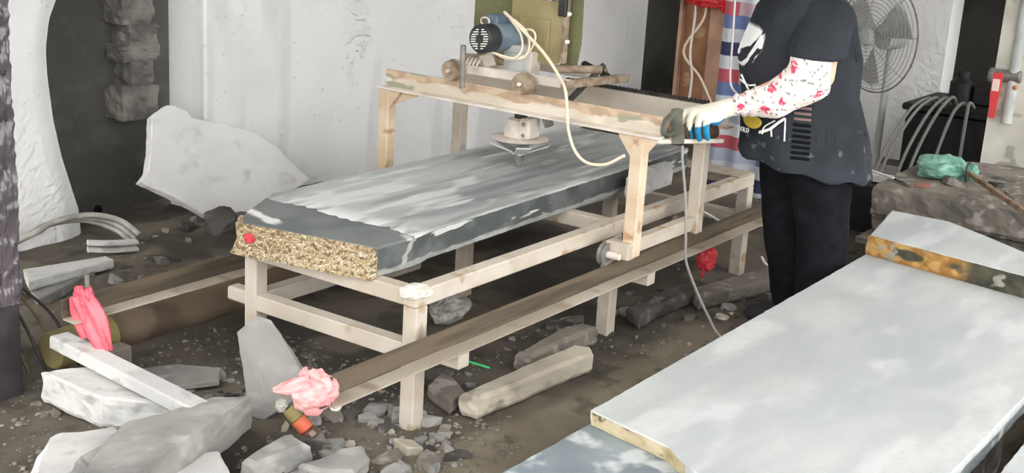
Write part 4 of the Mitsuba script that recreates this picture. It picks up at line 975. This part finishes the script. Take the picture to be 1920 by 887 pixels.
add(vk + '__lever', hull([(7.145 + a, y, z) for a in (0, 0.014) for y, z in ((1.838, 0.815), (1.79, 0.82), (1.785, 0.79), (1.796, 0.575), (1.826, 0.572), (1.836, 0.70))]), 'mat_red_lever')
add(vk + '__label', box((7.141, 1.795, 0.72), (7.146, 1.832, 0.785), 0.001), 'mat_lever_label')
add(vk + '__tube_stub', cyl((7.18, 1.745, 0.745), (7.17, 1.71, 0.752), 0.014, 14), 'mat_rust', 40)
add('white_wire', sweep(spline([(5.08, 2.50, 0.30), (5.15, 2.45, 0.26), (5.23, 2.40, 0.205)], 6), 0.006, 8), 'mat_white_cable', True, label='short white wire crossing below the far right corner of the table', cat='wire')
add('curved_wire', sweep(spline([(5.33, 2.26, 0.07), (5.30, 2.22, 0.05), (5.32, 2.16, 0.03), (5.40, 2.09, 0.02)], 6), 0.006, 8), 'mat_white_cable', True, label='short curved pale wire on the floor beside the trousers', cat='wire')
add('pale_timber', box((6.55, 2.0, 0.24), (6.62, 2.32, 0.28), 0.004), 'mat_post_white', label='pale timber end behind the woman at the left of the rough block', cat='timber')
add('dark_crate', box((6.45, 1.98, -0.02), (6.85, 2.36, 0.235), 0.01), 'mat_black_box', label='dark crate under the pale timber behind the woman', cat='crate')

# ---------------------------------------------------------------- the woman
wm = thing('person', 'woman in black tunic and trousers with floral arm cover and blue-white glove, pushing the gantry', 'person')
HX, HZ = -0.10, 0.07
sk = [[(W(-0.125 + HX, 0, 1.53 + HZ), 0.095), (W(-0.115 + HX, 0, 1.475 + HZ), 0.09), (W(-0.155 + HX, 0, 1.425 + HZ), 0.06)],
      [(W(-0.115 + HX, 0, 1.475 + HZ), 0.08), (W(-0.17, 0, 1.41), 0.056), (W(-0.12, 0, 1.31), 0.075)],
      [(W(-0.13, 0.02, 1.30), 0.075), (W(-0.07, 0, 1.24), 0.10)],
      [(W(-0.06, 0, 1.18), 0.13), (W(-0.05, 0, 0.95), 0.13), (W(-0.01, 0, 0.78), 0.12)],
      [(W(-0.02, 0.16, 1.26), 0.06), (W(-0.045, 0.25, 1.055), 0.056), (W(-0.325, 0.222, 0.926), 0.031), (W(-0.37, 0.215, 0.906), 0.028)],
      [(W(-0.03, -0.16, 1.23), 0.06), (W(-0.04, -0.25, 1.0), 0.046), (W(-0.10, -0.24, 0.80), 0.028)],
      [(W(0.03, 0.07, 0.78), 0.09), (W(0.075, 0.10, 0.43), 0.06), (W(0.075, 0.09, 0.09), 0.04)],
      [(W(-0.04, -0.07, 0.78), 0.09), (W(-0.03, -0.10, 0.45), 0.06), (W(0.03, -0.09, 0.09), 0.04)],
      # far hand, hanging relaxed
      [(W(-0.10, -0.24, 0.80), 0.026), (W(-0.11, -0.24, 0.735), 0.03)]]
for i in range(4):
    sk.append([(W(-0.135 + 0.018 * i, -0.24, 0.72), 0.010), (W(-0.140 + 0.018 * i, -0.236, 0.685), 0.009), (W(-0.135 + 0.017 * i, -0.228, 0.655 + 0.006 * abs(i - 1)), 0.008)])
sk.append([(W(-0.12, -0.225, 0.76), 0.012), (W(-0.15, -0.21, 0.73), 0.010), (W(-0.155, -0.205, 0.70), 0.009)])
# face: nose, brows, lips, ears
sk += [[(W(-0.215 + HX, 0, 1.50 + HZ), 0.012), (W(-0.232 + HX, 0, 1.468 + HZ), 0.016)], [(W(-0.207 + HX, 0.03, 1.512 + HZ), 0.014), (W(-0.207 + HX, -0.03, 1.512 + HZ), 0.014)],
       [(W(-0.208 + HX, 0.02, 1.428 + HZ), 0.010), (W(-0.208 + HX, -0.02, 1.428 + HZ), 0.010)], [(W(-0.12 + HX, 0.088, 1.51 + HZ), 0.012), (W(-0.118 + HX, 0.09, 1.47 + HZ), 0.012)], [(W(-0.12 + HX, -0.088, 1.51 + HZ), 0.012), (W(-0.118 + HX, -0.09, 1.47 + HZ), 0.012)]]
add(wm + '__body', bones(sk, 0.012, 8), 'mat_skin', True)
for s in (-1, 1):
    add(wm + '__eye', lump(W(-0.204 + HX, 0.032 * s, 1.492 + HZ), (0.011, 0.011, 0.008), 3, 0.0, 2, 2), 'mat_lace_black', True)
hm = m3.Manifold.batch_boolean([m3.Manifold.sphere(0.118, 36).translate(tuple(W(-0.10 + HX, 0, 1.535 + HZ))), m3.Manifold.sphere(0.05, 24).translate(tuple(W(0.03 + HX, 0, 1.52 + HZ))), m3.Manifold.batch_hull([m3.Manifold.sphere(0.07, 24).translate(tuple(W(-0.05 + HX, 0, 1.50 + HZ))), m3.Manifold.sphere(0.05, 24).translate(tuple(W(-0.045 + HX, 0, 1.42 + HZ)))])], m3.OpType.Add)
fb = m3.Manifold.cube((0.16, 0.3, 0.165), True)
mt = np.eye(4)[:3]; mt[:, 0], mt[:, 1], mt[:, 2], mt[:, 3] = -RX, -CX, (0, 0, 1), W(-0.235 + HX, 0, 1.475 + HZ)
hm = (hm - fb.transform(mt)).refine_to_length(0.012).to_mesh()
hm = trimesh.Trimesh(hm.vert_properties[:, :3], hm.tri_verts)
trimesh.smoothing.filter_taubin(hm, iterations=8)
add(wm + '__hair', hm, 'mat_hair', True, label='dark hair tied back')

def ell(a, c, z, ra, rc, rz):
    m = m3.Manifold.sphere(1.0, 48).scale((ra, rc, rz))
    tr = np.eye(4)[:3]; tr[:, 0], tr[:, 1], tr[:, 2], tr[:, 3] = RX, CX, (0, 0, 1), W(a, c, z)
    return m.transform(tr)
stk = [ell(-0.075, 0, 1.335, 0.12, 0.15, 0.05), ell(-0.07, 0, 1.255, 0.185, 0.20, 0.07), ell(-0.068, 0, 1.09, 0.236, 0.20, 0.09), ell(-0.05, 0, 0.94, 0.222, 0.205, 0.09), ell(-0.02, 0, 0.79, 0.243, 0.235, 0.08), ell(0.005, 0, 0.58, 0.268, 0.255, 0.08)]
tq = [m3.Manifold.batch_hull(stk[i:i + 2]) for i in range(5)]
tq.append(m3.Manifold.batch_hull([ell(-0.02, 0.15, 1.25, 0.10, 0.08, 0.08), ell(-0.062, 0.245, 1.128, 0.100, 0.085, 0.022)]))
tq.append(m3.Manifold.batch_hull([ell(-0.03, -0.15, 1.25, 0.09, 0.08, 0.08), ell(-0.05, -0.235, 1.12, 0.09, 0.08, 0.03)]))
tq = m3.Manifold.batch_boolean(tq, m3.OpType.Add)
cut = m3.Manifold.cube((1.4, 1.4, 0.6), True)
al = math.atan2(0.622 - 0.70, 0.268 + 0.26)
ux = RX * math.cos(al) + np.array([0, 0, math.sin(al)])
uz = np.cross(ux, CX) * (1 if np.cross(ux, CX)[2] > 0 else -1)
tr = np.eye(4)[:3]; tr[:, 0], tr[:, 1], tr[:, 2], tr[:, 3] = ux, np.cross(uz, ux), uz, W(0.0, 0, 0.668) - uz * 0.3
tq = tq - cut.transform(tr)
tq = tq - ell(-0.175, 0.03, 1.375, 0.09, 0.10, 0.095)      # neck opening
tm = tq.refine_to_length(0.014).to_mesh()
tm = trimesh.Trimesh(tm.vert_properties[:, :3], tm.tri_verts, process=True)
trimesh.smoothing.filter_taubin(tm, lamb=0.5, nu=0.53, iterations=10)
v = np.array(tm.vertices)
la, lc = (v - OP) @ RX, (v - OP) @ CX
ph = np.arctan2(lc, la)
nv_ = np.array(tm.vertex_normals)
fold = np.sin(ph * 9 + 2.5 * meshkit.fbm(v * 4, 2, 3)) * np.clip((0.92 - v[:, 2]) / 0.25, 0, 1) * 0.009 + (meshkit.fbm(v * [9, 9, 6], 3, 5) - 0.5) * 0.018
tm.vertices = v + nv_ * fold[:, None]
tu = add(wm + '__tunic', tm, 'mat_tunic', True, label='black short-sleeved tunic with white chest print')
tv = np.array(tm.vertices)
ta, tc, tz = (tv - OP) @ RX, (tv - OP) @ CX, tv[:, 2]
def on(a, z, off=0.0):
    w = np.exp(-((ta - a) ** 2 + (tz - z) ** 2) / 0.02**2) * (tc > 0.0)
    near = ((ta - a) ** 2 + (tz - z) ** 2 < 0.02**2) & (tc > 0)
    c = tc[near].max() if near.any() else 0.1
    return W(a, c + off, z)
for i in range(11):                         # ladder lacing at the side of the tunic
    z = 0.945 - 0.0205 * i
    a0, a1 = -0.112 + 0.0004 * i, -0.050 + 0.001 * i
    q = [on(a, z - 0.03 * (a + 0.04), 0.001) for a in np.linspace(a0, a1, 6)]
    add(tu + '__lace_gap' if i < 4 else tu + '__lace_strip', sweep(q, 0.004, 8, flat=(0.003, 0.0055)), 'mat_lace_gap' if i < 4 else 'mat_lace_black', True)
ey = trimesh.creation.icosphere(subdivisions=4)
vy = np.array(ey.vertices)
cy = on(-0.243, 0.848)
ty = on(-0.222, 0.848) - on(-0.262, 0.848); ty /= np.linalg.norm(ty)
ny = np.cross(ty, [0, 0, 1.0]); ny *= np.sign(ny @ CX)
ey.vertices = cy + vy[:, :1] * ty * 0.052 * (1 + 0.15 * vy[:, 2:3]) + vy[:, 2:3] * np.array([0, 0, 0.026]) + vy[:, 1:2] * ny * 0.006
add(tu + '__yellow_print', ey, 'mat_print_yellow', True)
def ribbon(pts, w): return sweep(spline([on(a - 0.055, z, 0.002) for a, z in pts], 8), w, 8, flat=(0.003, w))
add(tu + '__white_print', cat_(ribbon([(-0.165, 0.815), (-0.135, 0.835), (-0.11, 0.862), (-0.085, 0.885)], 0.006), ribbon([(-0.155, 0.812), (-0.15, 0.84), (-0.12, 0.87)], 0.005), ribbon([(-0.125, 0.81), (-0.13, 0.845)], 0.005), ribbon([(-0.085, 0.885), (-0.083, 0.85), (-0.081, 0.80)], 0.005)), 'mat_print_white', True)
tx = meshkit.text_mesh('OLD', 0.017, 0.003, True)
tvx = np.array(tx.vertices)
q0 = on(-0.270, 0.803)
tx.vertices = q0 + ny * 0.006 + tvx[:, :1] * ty + tvx[:, 1:2] * np.array([0, 0, 1.0]) + tvx[:, 2:3] * ny
add(tu + '__lettering', tx, 'mat_print_white')
tie = spline([(W(-0.30, 0.10, 1.02)), (W(-0.285, 0.13, 0.99)), (W(-0.265, 0.15, 0.955))], 8)
add(tu + '__tie', cat_(sweep(tie, 0.004, 7), sweep(spline([W(-0.30, 0.09, 1.0), W(-0.275, 0.12, 0.985), W(-0.25, 0.14, 0.99)], 8), 0.004, 7)), 'mat_print_white', True)

pt = [[(W(0.03, 0.075, 0.74), 0.125), (W(0.08, 0.10, 0.44), 0.098), (W(0.08, 0.09, 0.10), 0.078)], [(W(-0.05, -0.075, 0.74), 0.125), (W(-0.028, -0.10, 0.45), 0.094), (W(0.03, -0.09, 0.10), 0.076)], [(W(0.02, 0.04, 0.77), 0.13), (W(-0.03, -0.04, 0.77), 0.13)]]
pm = bones(pt, 0.016, 10)
v = np.array(pm.vertices)
pm.vertices = v + np.array(pm.vertex_normals) * ((meshkit.fbm(v * [10, 10, 6], 3, 15) - 0.5) * 0.022)[:, None]
add(wm + '__trousers', pm, 'mat_pants', True, label='loose black trousers')
for (a, c) in ((0.075, 0.09), (0.03, -0.09)):
    add(wm + '__shoe', bones([[(W(a + 0.03, c, 0.042), 0.04), (W(a - 0.06, c, 0.036), 0.040), (W(a - 0.15, c, 0.026), 0.030)], [(W(a + 0.01, c, 0.08), 0.042), (W(a + 0.02, c, 0.045), 0.042)]], 0.012, 6), 'mat_shoe', True)
ac = bones([[(W(-0.085, 0.255, 1.092), 0.072), (W(-0.085, 0.262, 1.035), 0.082), (W(-0.19, 0.250, 0.958), 0.066), (W(-0.295, 0.228, 0.928), 0.046), (W(-0.322, 0.223, 0.923), 0.038)]], 0.008, 8)
v = np.array(ac.vertices)
aa = (v - OP) @ RX
gath = np.clip((-0.22 - aa) / 0.1, 0, 1)
ac.vertices = v + np.array(ac.vertex_normals) * (np.sin(aa * 190 + 3 * meshkit.fbm(v * 14, 2, 2)) * 0.006 * gath + (meshkit.fbm(v * 16, 3, 22) - 0.5) * 0.022)[:, None]
add(wm + '__arm_cover', ac, 'mat_floral', True, label='white floral arm cover')
hd = []
kn = [(-0.498, 0.178, 0.880), (-0.478, 0.206, 0.885), (-0.454, 0.228, 0.881), (-0.430, 0.243, 0.870)]
for k, (f1, f2, f3) in zip(kn, [((-0.018, 0.024, -0.020), (-0.022, 0.038, -0.054), (-0.012, 0.030, -0.080)), ((-0.014, 0.028, -0.022), (-0.016, 0.044, -0.060), (-0.006, 0.034, -0.088)),
                                ((-0.010, 0.028, -0.022), (-0.010, 0.040, -0.058), (0.0, 0.030, -0.084)), ((-0.006, 0.022, -0.020), (-0.004, 0.032, -0.046), (0.004, 0.024, -0.066))]):
    ch_ = [(W(*k), 0.0145)]
    for f, r in zip((f1, f2, f3), (0.0128, 0.0118, 0.0105)):
        ch_.append((W(k[0] + f[0], k[1] + f[1], k[2] + f[2]), r))
    hd.append(ch_)
hd.append([(W(-0.405, 0.175, 0.876), 0.018), (W(-0.420, 0.150, 0.85), 0.014), (W(-0.440, 0.140, 0.84), 0.012)])
def ball(c, r): return m3.Manifold.sphere(r, 24).translate(tuple(map(float, c)))
pal = m3.Manifold.batch_hull([ball(W(-0.380, 0.205, 0.903), 0.030), ball(W(-0.380, 0.232, 0.896), 0.028)] + [ball(W(*k), 0.015) for k in kn] + [ball(W(-0.408, 0.178, 0.878), 0.02), ball(W(-0.400, 0.240, 0.868), 0.022)])
gl = [pal, m3.Manifold.batch_hull([ball(W(-0.345, 0.220, 0.914), 0.036), ball(W(-0.385, 0.215, 0.901), 0.033)])]
for ch_ in hd:
    gl += [m3.Manifold.batch_hull([ball(*a), ball(*b)]) for a, b in zip(ch_[:-1], ch_[1:])]
gl = m3.Manifold.batch_boolean(gl, m3.OpType.Add).refine_to_length(0.004).to_mesh()
gl = trimesh.Trimesh(gl.vert_properties[:, :3], gl.tri_verts, process=True)
trimesh.smoothing.filter_taubin(gl, iterations=4)
add(wm + '__glove', gl, 'mat_glove', True, label='white knitted glove with blue dipped palm and fingers')

# ---------------------------------------------------------------- loose chips, each one a thing
protos = {}
pr_ = np.random.default_rng(5)
CH = []
for i in range(14):
    n = pr_.integers(7, 12)
    a = np.sort(pr_.uniform(0, 2 * np.pi, n))
    rr = pr_.uniform(0.6, 1.0, n)
    el = pr_.uniform(0.5, 1.0)
    th = pr_.uniform(0.13, 0.34)
    top = np.stack([rr * np.cos(a), el * rr * np.sin(a), th * pr_.uniform(0.6, 1.0, n)], 1)
    bot = np.stack([rr * np.cos(a) * pr_.uniform(0.7, 1.05, n), el * rr * np.sin(a) * pr_.uniform(0.7, 1.05, n), -th * pr_.uniform(0.5, 1.0, n)], 1)
    CH.append(hull(np.vstack([top * [0.9, 0.9, 1], bot])))
MATS = ['mat_stone_grey', 'mat_stone_dusty', 'mat_stone_dark', 'mat_stone_tan']
PL = {}
def chip(x, y, z, size, i, mat, grp, lab, tilt=0.25):
    if (i, mat) not in PL: PL[(i, mat)] = mikit.ply(CH[i], mat)
    d = dict(PL[(i, mat)])
    d['to_world'] = T().translate([float(x), float(y), float(z)]).rotate([0, 0, 1], float(pr_.uniform(0, 360))).rotate([1, float(pr_.uniform(-1, 1)), 0], float(pr_.normal() * 57 * tilt)).scale([float(size)] * 3)
    add('stone_chip', d, None, label=lab, cat='stone chip', group=grp)

def area(n, pts, lo, hi, grp, lab, mats, zf=None, tilt=0.22):
    P = Polygon(pts)
    x0_, y0_, x1_, y1_ = P.bounds
    from shapely.geometry import Point
    k = 0
    while k < n:
        x, y = pr_.uniform(x0_, x1_), pr_.uniform(y0_, y1_)
        if not P.contains(Point(x, y)): continue
        sz = lo + (hi - lo) * pr_.random() ** 2.2
        z = (float(ground(x, y)) if zf is None else zf) + sz * 0.12
        chip(x, y, z, sz, int(pr_.integers(14)), MATS[int(pr_.choice(len(MATS), p=mats))], grp, lab, tilt)
        k += 1
area(125, [(2.28, 2.05), (2.36, 2.45), (2.62, 2.62), (2.9, 2.62), (3.05, 2.42), (2.95, 2.1), (2.6, 1.98)], 0.014, 0.075, 'stone chips below the pink bag', 'small stone chip in the loose rubble around the right front table leg', [0.45, 0.3, 0.2, 0.05])
area(45, [(2.55, 2.85), (2.62, 3.1), (2.8, 3.15), (3.0, 3.1), (2.95, 2.8), (2.75, 2.86)], 0.012, 0.045, 'stone chips before the table end', 'small stone chip in the heap under the front end of the table', [0.5, 0.25, 0.25, 0.0])
area(35, [(3.0, 2.3), (3.2, 2.7), (5.0, 2.7), (5.2, 2.3), (4.0, 2.2)], 0.015, 0.07, 'stone chips under the table', 'stone chip on the dark ground under the table and rail', [0.2, 0.45, 0.35, 0.0])
area(30, [(4.1, 2.25), (5.3, 2.3), (5.5, 2.0), (4.9, 1.85), (4.4, 2.15)], 0.015, 0.055, 'stone chips beside the trousers', 'stone chip on the floor between the front rail and the large pale slab', [0.15, 0.5, 0.3, 0.05])
area(22, [(1.9, 2.9), (2.2, 3.35), (2.36, 3.3), (2.3, 2.9), (2.1, 2.8)], 0.015, 0.05, 'stone chips by the wrapped column', 'stone chip on the floor at the foot of the wrapped column', [0.2, 0.5, 0.1, 0.2])
area(30, [(2.7, 3.6), (2.8, 4.3), (3.9, 4.5), (4.1, 4.0), (3.6, 3.6)], 0.02, 0.08, 'stone chips by the left wall', 'dusty stone chip on the dark heap between the far rail and the wall', [0.15, 0.25, 0.6, 0.0])
area(30, [(5.78, 1.2), (5.85, 1.65), (6.3, 1.75), (6.5, 1.4), (6.4, 0.9), (5.85, 0.9)], 0.02, 0.07, 'chips on the rough block', 'stone chip in the litter on top of the rough dusty block', [0.2, 0.6, 0.2, 0.0], zf=0.424, tilt=0.12)

# fine gravel, too small to pick apart
gr = []
gs = np.random.default_rng(77)
oc = trimesh.creation.icosahedron()
ov, of = np.array(oc.vertices), np.array(oc.faces)
VV, FF = [], []
k = 0
for (n, (xa, xb, ya, yb)) in ((1500, (1.9, 3.3, 2.0, 3.5)), (900, (2.6, 5.4, 1.75, 2.75)), (500, (2.6, 4.4, 3.5, 4.6))):
    x, y = gs.uniform(xa, xb, n), gs.uniform(ya, yb, n)
    keep = meshkit.fbm(np.stack([x * 3, y * 3, x * 0], 1), 3, 6) > 0.44
    z = ground(x, y)
    for X1, Y1, Z1 in zip(x[keep], y[keep], z[keep]):
        sz = 0.003 + 0.009 * gs.random() ** 2
        VV.append(np.array([X1, Y1, Z1 + sz * 0.2]) + ov * sz * gs.uniform(0.5, 1.3, 3) * [1, 1, 0.6])
        FF.append(of + 12 * k)
        k += 1
add('gravel', (np.vstack(VV), np.vstack(FF)), 'mat_stone_dusty', label='fine stone gravel and grit scattered over the floor', cat='gravel', kind='stuff')
